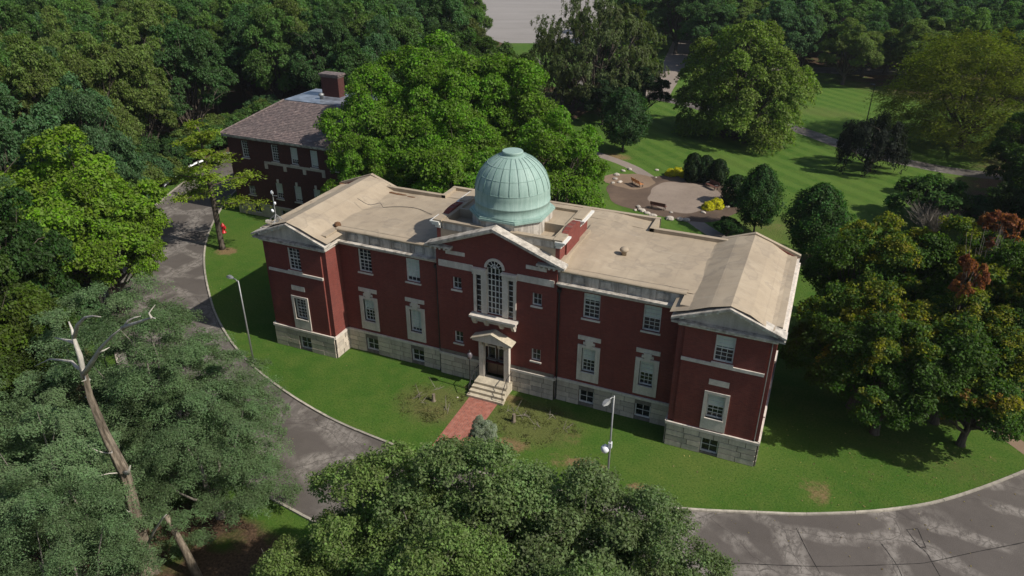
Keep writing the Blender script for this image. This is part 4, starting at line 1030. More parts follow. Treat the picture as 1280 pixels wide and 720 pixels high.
# hydrant
hp = at(280, 291); t = tag(empty('fire_hydrant', (hp[0], hp[1], 0)), 'bright red fire hydrant on the grass behind the tall thin tree', 'hydrant')
t.scale = (1.35, 1.35, 1.35)
o = MB(); o.lathe([(.2, 0), (.2, .06), (.13, .08), (.13, .55), (.17, .57), (.17, .63), (.15, .66), (.12, .76), (.04, .82), (.04, .88), (.01, .89)], 16); hy = o.build('barrel', M_RED_PAINT, t, True)
for a in (0, math.pi/2, math.pi):
    o = MB(); o.lathe([(.06, 0), (.06, .1), (.08, .1), (.08, .16), (.02, .17)], 10); c = o.build('outlet_cap', M_RED_PAINT, t); c.location = (.1*math.cos(a), .1*math.sin(a), .45); c.rotation_euler = (0, math.pi/2, a)
mk = MB(); mk.tube([(0, 0, 0), (0, 0, .9)], .03, 6); q = at(272, 290)
tag(mk.build('marker_stake', M_WHITE_PLASTIC, None, loc=(q[0], q[1], 0)), 'short white marker stake by the kerb near the hydrant', 'stake')
# guard rail beyond the drive
gpts = smooth_line([at(205, 238), at(222, 224), at(240, 211), at(262, 203), at(290, 195)], 26)
gr = tag(empty('guard_rail', (gpts[12][0], gpts[12][1], 0)), 'white guard rail along the drive toward the annex', 'guard rail'); GS = np.array([gpts[12][0], gpts[12][1], 0])
for i in range(0, 25, 4):
    o = MB(); a, b = gpts[i], gpts[min(i+4, 25)]; d = (b-a)/np.linalg.norm(b-a); n_ = np.array([-d[1], d[0]])*.05
    pr = [(.45, -1), (.5, 1), (.58, .3), (.66, 1), (.74, -1)]
    vs = []
    for q in (a+d*.02, b-d*.02):
        for z, s in pr: vs.append((q[0]+n_[0]*s, q[1]+n_[1]*s, z))
    o.add(vs, [(k, k+1, 6+k, 5+k) for k in range(4)]); o.build('rail', M_WHITE_PLASTIC, gr, shift=GS)
    o = MB(); q = a-n_*2.5; o.box(q[0]-.07, q[0]+.07, q[1]-.07, q[1]+.07, 0, .78); o.build('post', M_GREY_METAL, gr, shift=GS)

# benches
def bench(loc, rz, mat, label):
    t = tag(empty('park_bench', (loc[0], loc[1], .018), rz), label, 'bench')
    for k in range(5): o = MB(); y = -.24+k*.115; o.box(-.95, .95, y, y+.095, .42, .455); o.build('seat_slat', mat, t)
    for k in range(4): o = MB(); z = .52+k*.115; y = .34+k*.035; o.add([(-.95, y, z), (.95, y, z), (.95, y+.03, z+.095), (-.95, y+.03, z+.095), (-.95, y+.03, z-.01), (.95, y+.03, z-.01), (.95, y+.06, z+.085), (-.95, y+.06, z+.085)], [(0, 1, 2, 3), (4, 7, 6, 5), (3, 2, 6, 7), (0, 4, 5, 1), (0, 3, 7, 4), (1, 5, 6, 2)]); o.build('back_slat', mat, t)
    for x in (-.8, .8):
        o = MB(); o.box(x-.03, x+.03, -.24, -.18, 0, .42); o.box(x-.03, x+.03, .28, .34, 0, .42); o.box(x-.03, x+.03, -.26, .36, .38, .418); o.tube([(x, .33, .4), (x, .5, .98)], .025, 5); o.tube([(x, -.22, .42), (x, -.22, .66), (x, .36, .66)], .025, 5); o.build('leg', M_DARK_METAL, t)
    return t
bench(at(797, 232), math.radians(140), M_ORANGE_WOOD, 'orange wooden bench on the orange earth bed by the garden path')
bench(at(823, 261), math.radians(172), M_BROWN_WOOD, 'dark brown bench with its back toward the building, among boulders')
bench(at(889, 236), math.radians(-40), M_BROWN_WOOD, 'brown bench facing the patio beside the dark evergreen shrubs')
# boulders
def boulder(loc, r, flat=.6):
    r *= .62
    n, k = 10, 6; mb = MB(); ph = RNG.uniform(0, 6.28, 6)
    for i in range(k+1):
        t = math.pi*(i/k*.62)
        for j in range(n):
            a = 2*math.pi*j/n; w = 1+.16*math.sin(2*a+ph[0])+.1*math.sin(3*a+ph[1]+i)+RNG.uniform(-.07, .07)
            mb.v.append((r*w*math.sin(t+.02)*math.cos(a), r*w*.8*math.sin(t+.02)*math.sin(a), r*flat*(math.cos(t)-math.cos(math.pi*.62))*.8+RNG.uniform(-.03, .03)*r))
    for i in range(k):
        for j in range(n): mb.f.append((i*n+j, (i+1)*n+j, (i+1)*n+(j+1) % n, i*n+(j+1) % n))
    mb.f.append(tuple(range(n))[::-1])
    o = mb.build('boulder', M_BOULDER, None, False, loc=(loc[0], loc[1], .0)); o.rotation_euler = (0, 0, random.uniform(0, 3))
    return o
for u, v, r in ((771, 219, .75), (769, 224, .6), (775, 228, .6), (779, 214, .55), (787, 212, .6), (766, 229, .5)):
    tag(boulder(at(u, v), r), 'pale boulder ringing the orange earth bed by the garden path', 'boulder', 'boulders round the earth bed')
for u, v, r in ((798, 259, .6), (803, 264, .75), (809, 267, .6), (800, 262, .5), (816, 270, .7), (837, 274, .9), (850, 275, .75), (858, 276, .8), (794, 263, .4), (839, 266, .4)):
    tag(boulder(at(u, v), r), 'pale boulder in the mulch between the patio and the building', 'boulder', 'boulders edging the patio mulch')
for u, v, r in ((821, 213, .5), (879, 266, .5), (909, 259, .5), (820, 222, .3)):
    tag(boulder(at(u, v), r), 'lone pale stone on the mulch near the yellow shrubs', 'boulder', 'stones by the yellow shrubs')
# stumps in the thin grass beds before the entrance
for u, v, r, h in ((542, 501, .14, .6), (642, 527, .15, .65)):
    q = at(u, v); o = MB(); o.tube([(0, 0, -.02), (0, 0, .1), (.02, .01, h)], [r*1.5, r, r*.85], 9)
    tag(o.build('tree_stump', M_DEADWOOD, None, loc=(q[0], q[1], 0)), 'short sawn stump in the worn bed '+('beside the black lamp post' if u < 600 else 'on the street lamp side of the brick walk'), 'stump')
q = at(572, 497); tag(boulder(q, .14), 'tiny white stone in the grass near the black lamp post', 'stone')
# ------------------------------------------------------------------ trees
def unit(v): return v/(np.linalg.norm(v, axis=-1, keepdims=True)+1e-9)

def leaf_mesh(name, pos, nrm, size, clump, rise, aspect=.62, along=None):
    """one folded rhombic leaf (or leaf spray) per point"""
    n = len(pos); rnd = RNG.normal(size=(n, 3))
    t = rnd if along is None else along+rnd*.35
    nrm = unit(nrm); t = unit(t-nrm*(t*nrm).sum(1, keepdims=True)); b = np.cross(nrm, t)
    s = size[:, None]
    V = np.empty((n, 4, 3), np.float32)
    V[:, 0] = pos-t*s*.5; V[:, 2] = pos+t*s*.5-nrm*s*.10
    V[:, 1] = pos+b*s*.5*aspect+nrm*s*.07; V[:, 3] = pos-b*s*.5*aspect+nrm*s*.07
    me = bpy.data.meshes.new(name); me.vertices.add(n*4); me.vertices.foreach_set('co', V.reshape(-1))
    me.loops.add(n*4); me.loops.foreach_set('vertex_index', np.arange(n*4, dtype=np.int32))
    me.polygons.add(n); me.polygons.foreach_set('loop_start', np.arange(0, n*4, 4, dtype=np.int32)); me.polygons.foreach_set('loop_total', np.full(n, 4, np.int32))
    lv = RNG.random(n)
    for nm, arr in (('clump', clump), ('leafvar', lv), ('rise', rise)):
        a = me.attributes.new(nm, 'FLOAT', 'POINT'); a.data.foreach_set('value', np.repeat(arr.astype(np.float32), 4))
    me.update(); me.validate(); me.materials.append(M_LEAF)
    return me

def spread(n, fn, k=12):
    """n points from sampler fn, each the candidate farthest from the ones before"""
    P = [fn()]
    for _ in range(n-1):
        c = np.array([fn() for _ in range(k)]); d = np.min(np.linalg.norm(c[:, None]-np.array(P)[None], axis=2), 1); P.append(c[d.argmax()])
    return np.array(P)

def limbs_mesh(name, H, tr, targets, zb, lean=(0, 0), n=7, sub=True, wig=.35):
    mb = MB(); top = np.array([lean[0], lean[1], zb])
    trunk = [np.array([0, 0, -.15]), np.array([0, 0, .25]), np.array([lean[0]*.4+RNG.normal(0, .08), lean[1]*.4+RNG.normal(0, .08), zb*.5]), top, top+np.array([RNG.normal(0, .3), RNG.normal(0, .3), (H-zb)*.55])]
    mb.tube(trunk, [tr*1.5, tr*1.1, tr*.9, tr*.75, tr*.18], n+2)
    for tg in targets:
        f = RNG.uniform(.55, 1.05); st = np.array([lean[0]*f, lean[1]*f, zb*f])
        d = tg-st; m1 = st+d*.4+np.array([RNG.normal(0, wig), RNG.normal(0, wig), -.06*np.linalg.norm(d)]); m2 = st+d*.72+RNG.normal(0, wig*.8, 3)
        r = tr*RNG.uniform(.30, .48); mb.tube([st, m1, m2, tg], [r, r*.7, r*.42, r*.12], 6, cap=False)
        if sub:
            for _ in range(3):
                e = m2+unit(RNG.normal(size=3)+unit(d)*.8)*np.linalg.norm(d)*RNG.uniform(.2, .42); mb.tube([m2-(m2-m1)*RNG.uniform(0, .6), (m2+e)/2+RNG.normal(0, .1, 3), e], [r*.34, r*.22, r*.06], 5, cap=False)
    return mb.mesh(name, True)

def broadleaf(name, H, R, zb, nb, nleaf, leaf, flat=1.0, bark=None, shape=1.0, rb=(.19, .42), sub=14, thick=.5, trunk_r=None, tuft=(.17, .32), drop=.3):
    """round-crowned tree: boughs over an ellipsoid, each bough a lumpy shell of leaf clumps"""
    cz = (H+zb)/2; rz = (H-zb)/2; ph = RNG.uniform(0, 6.28, 3)
    def samp():
        d = unit(RNG.normal(size=3))
        while d[2] < -.55: d = unit(RNG.normal(size=3))
        k = RNG.uniform(.36, .90); az = math.atan2(d[1], d[0])
        w = (1.0-.30*max(0, d[2])**2*shape)*(1+.16*math.sin(2*az+ph[0])+.12*math.sin(3*az+ph[1]+2*d[2]))
        return np.array([d[0]*R*k*w, d[1]*R*k*w, cz+d[2]*rz*k])
    Bc = spread(nb, samp); Br = RNG.uniform(rb[0], rb[1], nb)*R*(.8+.2*RNG.random(nb))
    P, N, S, K = [], [], [], []
    per = nleaf*(Br**2/np.sum(Br**2))
    ctr = np.array([0, 0, cz-.2*rz])
    for c, r, m in zip(Bc, Br, per):
        out = unit(c-ctr); ns = max(4, int(sub*RNG.uniform(.7, 1.3))); cb = RNG.random()
        dirs = unit(RNG.normal(size=(ns, 3))+out*.75+np.array([0, 0, .45]))
        sc = c+dirs*r*RNG.uniform(.55, 1.0, (ns, 1))*np.array([1, 1, .72*flat])
        sr = r*RNG.uniform(tuft[0], tuft[1], ns); mm = np.maximum(6, (m*sr**2/np.sum(sr**2)).astype(int))
        for q, rr, k in zip(sc, sr, mm):
            d = unit(RNG.normal(size=(k, 3))+np.array([0, 0, .25])+unit(q-c)*.35); rad = rr*(RNG.random((k, 1))**thick+np.abs(RNG.normal(0, .24, (k, 1))))
            pp = q+d*rad*np.array([1.15, 1.15, .62*flat]); pp[:, 2] -= (np.hypot(pp[:, 0]-c[0], pp[:, 1]-c[1])/r)**2*r*drop*.4
            P.append(pp); N.append(d*.55+np.array([0, 0, .75])+out*.35+RNG.normal(size=(k, 3))*.75)
            S.append(leaf*RNG.uniform(.45, 1.6, k)); K.append(np.full(k, np.clip(.55*cb+.45*RNG.random()+RNG.normal(0, .05), 0, 1)))
    P, N, S, K = map(np.concatenate, (P, N, S, K))
    keep = P[:, 2] > .3; P, N, S, K = P[keep], N[keep], S[keep], K[keep]
    rise = np.clip((P[:, 2]-zb)/(H-zb), 0, 1)
    crown = leaf_mesh(name+'_crown', P, N, S, K, rise)
    trunk = limbs_mesh(name+'_trunk', H, trunk_r or R*.055+.08, Bc, zb+.12*(H-zb), (RNG.normal(0, .2), RNG.normal(0, .2)))
    trunk.materials.append(bark or M_BARK)
    return dict(crown=crown, trunk=trunk, H=float(P[:, 2].max()), R=float(np.quantile(np.hypot(P[:, 0], P[:, 1]), .985)))

def feathery(name, H, R, zb, ns, nleaf, leaf, bark=None, dome=.8):
    """open tree of flat fan-shaped sprays in layers, like a honey locust"""
    P, N, S, K, T = [], [], [], [], []; tg = []
    def samp():
        a = RNG.uniform(0, 2*math.pi); k = math.sqrt(RNG.random())*.95; z = zb+(H-zb)*RNG.random()
        lim = math.sqrt(max(.05, 1-((z-zb)/(H-zb))**2*dome))
        return np.array([math.cos(a)*R*k*lim, math.sin(a)*R*k*lim, z])
    C = spread(ns, samp, 8)
    for c in C:
        h = unit(np.array([c[0], c[1], 0])+RNG.normal(0, .6, 3)*np.array([1, 1, 0])); nf = RNG.integers(7, 12); cb = RNG.random(); sp = R*RNG.uniform(.26, .44); tilt = RNG.uniform(-.30, .05)
        if RNG.random() < .13 or len(tg) == 0: tg.append(c)
        for j in range(nf):
            a = RNG.uniform(-1.25, 1.25); dd = np.array([h[0]*math.cos(a)-h[1]*math.sin(a), h[0]*math.sin(a)+h[1]*math.cos(a), tilt+RNG.normal(0, .12)])
            L = sp*RNG.uniform(.7, 1.25); k = max(8, int(nleaf/ns/nf*RNG.uniform(.7, 1.3)))
            s = RNG.random(k)**.75; side = np.cross(unit(dd), [0, 0, 1.0]); wdt = RNG.normal(0, .17, k)*L*(1.15-s*.6)
            pp = c+dd*(s*L)[:, None]+side*wdt[:, None]; pp[:, 2] += RNG.normal(0, .075*sp, k)-(s**2)*.16*L-np.abs(wdt)*.2
            P.append(pp); N.append(np.array([.3, 0, 1.0])+RNG.normal(size=(k, 3))*.28+dd*.15); S.append(leaf*RNG.uniform(.6, 1.3, k))
            K.append(np.full(k, np.clip(.6*cb+.4*RNG.random(), 0, 1))); T.append(np.sign(wdt)[:, None]*side+dd*.8)
    P, N, S, K, T = map(np.concatenate, (P, N, S, K, T))
    crown = leaf_mesh(name+'_crown', P, N, S, K, np.clip((P[:, 2]-zb)/(H-zb), 0, 1), .42, T)
    trunk = limbs_mesh(name+'_trunk', H, R*.05+.06, np.array(tg), zb*1.1, (RNG.normal(0, .4), RNG.normal(0, .4)), sub=False); trunk.materials.append(bark or M_BARK_GREY)
    return dict(crown=crown, trunk=trunk, H=float(P[:, 2].max()), R=float(np.quantile(np.hypot(P[:, 0], P[:, 1]), .985)))

def weeping(name, H, R, zb, nb, nleaf, leaf, hang=(2.0, 5.0), bark=None, low=-.25):
    """boughs over a dome with curtains of hanging strands"""
    cz = zb+(H-zb)*.42; P, N, S, K, T = [], [], [], [], []
    def samp():
        d = unit(RNG.normal(size=3)); d[2] = abs(d[2]) if low > -.5 else d[2]; d[2] = max(d[2], low) if low < -.5 else d[2]-.25; d = unit(d); k = RNG.uniform(.55, .95)
        return np.array([d[0]*R*k, d[1]*R*k, cz+d[2]*((H-cz) if d[2] > 0 else (cz-zb))*k])
    C = spread(nb, samp)
    for c in C:
        r = R*RNG.uniform(.18, .3); cb = RNG.random(); out = unit(np.array([c[0], c[1], .1])); nst = int(22*RNG.uniform(.7, 1.3))
        for _ in range(nst):
            d = unit(RNG.normal(size=3)+out*.5+np.array([0, 0, .5])); s0 = c+d*r*RNG.uniform(.5, 1)*np.array([1, 1, .7]); L = RNG.uniform(*hang)*RNG.uniform(.4, 1)
            L = min(L, max(.4, s0[2]-.5)); k = max(5, int(nleaf/nb/nst*RNG.uniform(.6, 1.4))); s = RNG.random(k)
            sw = out*.25+RNG.normal(0, .12, 3)
            pp = s0+np.array([0, 0, -1.0])*(s*L)[:, None]+sw*(np.sin(s*1.6)*L*.35)[:, None]+RNG.normal(0, .13, (k, 3))
            P.append(pp); N.append(d*.5+out*.6+np.array([0, 0, .35])+RNG.normal(size=(k, 3))*.45); S.append(leaf*RNG.uniform(.6, 1.35, k)); K.append(np.full(k, np.clip(.6*cb+.4*RNG.random(), 0, 1)))
            T.append(np.tile(np.array([0, 0, -1.0])+sw*.4, (k, 1)))
    P, N, S, K, T = map(np.concatenate, (P, N, S, K, T)); keep = P[:, 2] > .25; P, N, S, K, T = P[keep], N[keep], S[keep], K[keep], T[keep]
    crown = leaf_mesh(name+'_crown', P, N, S, K, np.clip((P[:, 2]-zb)/(H-zb), 0, 1), .40, T)
    trunk = limbs_mesh(name+'_trunk', H, R*.05+.1, C[::2], zb+.5, (RNG.normal(0, .3), RNG.normal(0, .3))); trunk.materials.append(bark or M_BARK)
    return dict(crown=crown, trunk=trunk, H=float(P[:, 2].max()), R=float(np.quantile(np.hypot(P[:, 0], P[:, 1]), .985)))

def upright(name, H, R, nleaf, leaf, belly=.35, top=.75):
    """dense narrow evergreen of upright sprays"""
    n = nleaf; z = RNG.random(n)**.9*H; t = z/H
    prof = np.where(t < belly, .72+.28*t/belly, np.cos((t-belly)/(1-belly)*math.pi/2)**top)
    a = RNG.uniform(0, 2*math.pi, n); lump = 1+.13*np.sin(a*5+z*2.3)+.1*np.sin(a*9-z*4.1)
    r = R*prof*lump*(.72+.28*RNG.random(n)**.4)
    P = np.stack([r*np.cos(a), r*np.sin(a), z+.05], 1); out = np.stack([np.cos(a), np.sin(a), np.full(n, .25)], 1)
    K = (np.sin(a*7+z*3)*.5+.5)*.6+.4*RNG.random(n)
    crown = leaf_mesh(name+'_crown', P, out+RNG.normal(size=(n, 3))*.45, leaf*RNG.uniform(.6, 1.4, n), K, t, .45, np.tile([0, 0, 1.0], (n, 1)))
    mb = MB(); mb.tube([(0, 0, -.1), (0, 0, H*.8)], [R*.14, R*.03], 7); tr = mb.mesh(name+'_trunk'); tr.materials.append(M_BARK)
    return dict(crown=crown, trunk=tr, H=H, R=R)

def compact(name, H, R, zb, nleaf, leaf, point=.8):
    """dense egg-shaped small tree on a short trunk"""
    n = nleaf; t = RNG.random(n)**.85; a = RNG.uniform(0, 2*math.pi, n); ph = RNG.uniform(0, 6.28, 6)
    prof = np.where(t < .35, .55+.45*(t/.35)**.8, np.cos((t-.35)/.65*math.pi/2)**point)
    z = zb+t*(H-zb); lump = 1+.17*np.sin(a*3+t*7+ph[0])*np.sin(t*11+ph[1])+.12*np.sin(a*6-t*13+ph[2])+.08*np.sin(a*11+t*23+ph[3])
    depth = RNG.random(n)**.5; r = R*prof*lump*(.45+.55*depth)+RNG.normal(0, .06*R, n)*prof
    P = np.stack([r*np.cos(a), r*np.sin(a), z+RNG.normal(0, .12, n)], 1); out = np.stack([np.cos(a), np.sin(a), .4+.8*t], 1)
    K = np.clip(.5+.3*np.sin(a*6-t*13+ph[2])+.25*RNG.normal(size=n), 0, 1)
    crown = leaf_mesh(name+'_crown', P, out+RNG.normal(size=(n, 3))*.7, leaf*RNG.uniform(.5, 1.5, n), K, t)
    tg = np.array([(R*.6*math.cos(k), R*.6*math.sin(k), zb+(H-zb)*.45+.3*k) for k in range(6)])
    tr = limbs_mesh(name+'_trunk', H, .14, tg, zb+.8, (.1, .1)); tr.materials.append(M_BARK)
    return dict(crown=crown, trunk=tr, H=float(H), R=float(R))

def ball_shrub(name, R, H, nleaf, leaf):
    n = nleaf; d = unit(RNG.normal(size=(n, 3))); d[:, 2] = np.abs(d[:, 2]); lump = 1+.10*np.sin(d[:, 0]*7+1)*np.sin(d[:, 1]*6)+.08*np.sin(d[:, 2]*9)
    k = RNG.uniform(.8, 1.03, n)*lump; P = d*k[:, None]*np.array([R, R, H])+np.array([0, 0, .03])
    crown = leaf_mesh(name+'_crown', P, d+RNG.normal(size=(n, 3))*.55, leaf*RNG.uniform(.6, 1.4, n), RNG.random(n)*.5+.25, d[:, 2])
    mb = MB()
    for _ in range(7):
        e = unit(RNG.normal(size=3)+np.array([0, 0, 1.2])); mb.tube([(0, 0, -.03), tuple(e*np.array([R, R, H])*.5), tuple(e*np.array([R, R, H])*.85)], [.04, .025, .008], 5)
    tr = mb.mesh(name+'_stems'); tr.materials.append(M_BARK)
    return dict(crown=crown, trunk=tr, H=H, R=R)

def tiered(name, H, R, tiers, nleaf, leaf, zb):
    """tall bare trunk with a few flat horizontal plates of foliage"""
    P, N, S, K, T = [], [], [], [], []; mb = MB(); mb.tube([(0, 0, -.15), (0, 0, .3), (.05, .0, zb), (-.05, .1, H*.75), (0, 0, H-.2)], [.42, .3, .26, .16, .03], 9)
    per = nleaf//tiers
    for i in range(tiers):
        f = i/(tiers-1); z = zb+(H-zb)*f**.9-.2; a = i*2.399+RNG.normal(0, .3); L = R*(1.0-.55*f)*RNG.uniform(.7, 1.1)
        h = np.array([math.cos(a), math.sin(a), 0]); s0 = np.array([0, 0, z-.4]); e = h*L+np.array([0, 0, z+.15]); mb.tube([s0, (s0+e)/2+np.array([0, 0, .15]), e], [.09, .06, .015], 5, cap=False)
        for j in range(9):
            c = s0+(e-s0)*RNG.uniform(.35, 1.0)+RNG.normal(0, .18*L, 3)*np.array([1, 1, .12]); r = L*RNG.uniform(.16, .32); k = per//9; cb = RNG.random()
            q = RNG.normal(size=(k, 3))*np.array([r*.55, r*.55, .10]); P.append(c+q); N.append(np.array([0, 0, 1.0])+RNG.normal(size=(k, 3))*.4); S.append(leaf*RNG.uniform(.6, 1.4, k)); K.append(np.full(k, cb)); T.append(q*np.array([1, 1, 0])+h*.2)
    P, N, S, K, T = map(np.concatenate, (P, N, S, K, T))
    crown = leaf_mesh(name+'_crown', P, N, S, K, np.clip(P[:, 2]/H, 0, 1), .4, T); tr = mb.mesh(name+'_trunk', True); tr.materials.append(M_BARK)
    return dict(crown=crown, trunk=tr, H=H, R=R)

def tree(name, pr, loc, h, r, col, label, cat='tree', group=None, rz=None, autumn=False, tilt=(0, 0), alpha=1.0):
    t = empty(name, (loc[0], loc[1], 0), RNG.uniform(0, 6.28) if rz is None else rz)
    if tilt != (0, 0): t.rotation_euler = (tilt[0], tilt[1], t.rotation_euler[2])
    sx = r/pr['R']; t.scale = (sx, sx, h/pr['H'])
    tag(t, label, cat, group)
    c = mesh_obj('crown', pr['crown'], None, t); c.color = (*col, alpha)
    if autumn: c.material_slots[0].link = 'OBJECT'; c.material_slots[0].material = M_LEAF_AUTUMN
    mesh_obj('trunk' if cat == 'tree' else 'stems', pr['trunk'], None, t)
    return t

# prototypes
maples = [broadleaf('maple%d' % i, 17, 7.5, 1.6, 36, 70000, .285, sub=46, tuft=(.14, .34)) for i in range(3)]
oaks = [broadleaf('oak%d' % i, 18, 6.5, 1.6, 32, 58000, .30, sub=40, tuft=(.14, .34)) for i in range(3)]
near_oaks = [broadleaf('near_oak%d' % i, 14, 4.8, 2.0, 46, 105000, .135, bark=M_BARK_GREY, sub=50, rb=(.20, .38), drop=.05, thick=.7, tuft=(.14, .34)) for i in range(2)]
locusts = [feathery('locust%d' % i, 13, 5.0, 2.5, 62, 84000, .15) for i in range(2)]
spread_locust = feathery('spreading_locust', 17, 12, 3.0, 150, 80000, .42, M_BARK)
willows = [weeping('willow0', 21, 9.8, .8, 95, 80000, .38, (.5, 2.4), low=-.75), broadleaf('willow1', 18, 10, -4.5, 56, 80000, .34, sub=42, drop=1.0, rb=(.2, .36))]
dark_weeper = weeping('weeping_beech', 8, 4.6, 1.0, 20, 14000, .36, (1.5, 4.5))
round_small = [compact('ornamental%d' % i, 9, 3.2, 1.5, 20000, .24, (.5, .6)[i]) for i in range(2)]
red_top = broadleaf('red_maple', 13, 2.4, 9.0, 9, 7000, .26, sub=22)
tier_tree = tiered('tiered_tree', 13, 4.8, 15, 9500, .32, 5.5)
evergreen = upright('evergreen', 3.6, 1.15, 5200, .22, .4, .42)
yellow_ball = ball_shrub('yellow_shrub', 1.15, 1.35, 2600, .19)
bush = broadleaf('bush', 4.5, 3.0, .3, 20, 16000, .24, sub=30, rb=(.3, .5))

def seen(x, y, h, r):
    u, v, w = px((x, y, h*.6)); s = CAM_F*max(r, h*.5)/max(w, 1)
    return w > 3 and -s < u < 1280+s*2.6 and -s < v < 720+s

YG, MG, DG, OG, BG = (.105, .165, .012), (.060, .118, .012), (.032, .072, .014), (.070, .098, .016), (.048, .100, .030)
# big bright maples between the main building and the annex
for (x, y, h, r, i, lab) in ((-24.4, 37.6, 19.3, 10.2, 0, 'tall bright green maple highest of the clump behind the dome'),
                             (-26.4, 26.0, 17.4, 7.4, 1, 'bright maple brushing the slate roof of the annex'),
                             (-14.3, 36.0, 17.8, 8.2, 2, 'full bright maple in the clump toward the parking lot'),
                             (-4.6, 25.0, 15.2, 6.8, 0, 'bright maple of the clump next to the patio lawn'),
                             (-14.5, 20.5, 15.8, 7.2, 1, 'bright maple right behind the dome and flat roof'),
                             (-22.0, 16.8, 12.8, 4.6, 2, 'smaller bright maple at the back corner of the main building'),
                             (-18.5, 28.0, 17.6, 7.6, 2, 'bright maple in the middle of the clump behind the dome')):
    tree('maple_tree', maples[i], (x, y), h, r, (.105, .200, .016), lab, group='bright maples behind the dome')
# willows and trees of the back lawn
tree('willow_tree', willows[0], (-19.0, 84.0), 19.6, 12.0, (.084, .108, .036), 'huge grey green weeping willow beyond the dome and maples', rz=.5)
tree('willow_tree', willows[1], (6.8, 76.5), 18.0, 10.4, (.128, .182, .030), 'broad yellow green willow on the back lawn beside the park road', rz=1.0)
tree('ornamental_tree', round_small[0], at(778, 190), 9.2, 3.4, (.034, .074, .020), 'small dark round tree at the end of the garden path')
tree('ornamental_tree', round_small[1], at(942, 291), 7.8, 2.35, (.036, .082, .018), 'small dark tree with bare lower trunk behind the patio shrubs')
tree('ornamental_tree', round_small[0], at(1012, 326), 8.2, 3.0, (.038, .088, .016), 'dark bushy tree just behind the end wing')
tree('shrub', bush, at(908, 294), 2.2, 1.5, (.03, .075, .014), 'low green shrub at the foot of the small dark trunk', 'shrub')
tree('weeping_tree', dark_weeper, at(1085, 214), 8.2, 5.0, (.014, .020, .012), 'almost black weeping beech spreading on the back lawn')
tree('locust_tree', spread_locust, (38.8, 84), 17.2, 12.8, (.135, .160, .022), 'wide spreading yellow green locust over the far lawn', rz=2.2)
tree('leafy_bush', bush, at(1160, 278), 5.6, 4.6, (.055, .115, .020), 'tall green bush beside bare grey twigs on the back lawn', 'shrub')
tree('leafy_bush', bush, at(1224, 282), 3.4, 3.0, (.045, .10, .03), 'small blue green bush behind the reddening maple', 'shrub')
for u, v, h, r in ((865, 226, 3.7, 1.25), (880, 227, 3.5, 1.2), (896, 230, 3.3, 1.25)):
    tree('evergreen_shrub', evergreen, at(u, v), h, r, (.020, .042, .012), 'dark clipped evergreen in the row of three by the bench', 'shrub', 'row of dark evergreens')
tree('evergreen_shrub', evergreen, at(917, 255), 3.6, 1.6, (.022, .050, .012), 'dark evergreen standing alone beside the yellow shrubs', 'shrub')
for u, v, r, lab in ((838, 219, .78, 'a'), (847, 218, .85, 'a'), (856, 221, .75, 'a'), (885, 261, .8, 'b'), (895, 259, .95, 'b')):
    tree('yellow_shrub', yellow_ball, at(u, v), r*1.05, r, (.52, .47, .02), 'bright yellow rounded shrub beside the row of dark evergreens' if lab == 'a' else 'bright yellow rounded shrub near the path into the patio', 'shrub', 'yellow shrubs by the evergreens' if lab == 'a' else 'yellow shrubs by the path')
# maples turning colour beside the end wing
for (x, y, h, r, i, lab) in ((25.3, 15.5, 12.4, 5.8, 0, 'maple turning yellow nearest the back corner of the end wing'), (30.4, 17.2, 12.6, 5.8, 1, 'maple with yellow top in the middle of the grove'), (34.0, 11.0, 13.0, 6.0, 2, 'tall maple with yellow patches at the outer edge of the grove'),
                             (25.0, 7.6, 10.2, 5.0, 1, 'green maple beside the end wing reaching over the lawn'), (30.5, 8.0, 10.8, 5.6, 0, 'green maple at the front of the grove by the lawn'), (36.5, 17.5, 12.0, 5.5, 0, 'maple turning colour at the far side of the grove'),
                             (26.6, 5.0, 9.4, 5.0, 2, 'low green maple with branches sweeping down to the lawn'), (32.0, 6.0, 9.4, 4.8, 1, 'low green maple beside the dirt path')):
    tree('autumn_maple', maples[i], (x, y), h, r, (.050, .104, .013), lab, group='maples turning colour', autumn=True)
for u, v, h, r, lab in ((1256, 262, 13.2, 1.9, 'red maple crown at the top edge of the grove'), (1220, 320, 12.6, 1.4, 'smaller red maple crown inside the grove')):
    tree('red_maple', red_top, at(u, v, h), h, r, (.23, .075, .035), lab)
# birch and oaks across the drive
bt1 = tree('birch_tree', maples[1], (-38.6, -3.0), 16.6, 8.2, (.140, .225, .018), 'bright green leafy tree with white stems across the drive', rz=2.0)
bt2 = tree('birch_tree', maples[2], (-35.6, -3.2), 13.2, 5.6, (.125, .210, .016), 'lower bright tree leaning over the drive with white stems', rz=.4)
for bt, u, v, h_, lean in ((bt1, 130, 388, 9, .8), (bt1, 143, 386, 8, 1.3), (bt2, 150, 372, 7, 1.0)):
    q = at(u, v); mb = MB(); mb.tube([(q[0], q[1], -.1), (q[0]+.1, q[1], h_*.4), (q[0]+lean*.6, q[1]+.2, h_*.7), (q[0]+lean*1.8, q[1]+.5, h_)], [.15, .12, .09, .03], 7)
    o = mb.build('stem', M_BARK_BIRCH, bt, True)
    o.matrix_parent_inverse = Matrix.LocRotScale(bt.location, bt.rotation_euler, bt.scale).inverted()
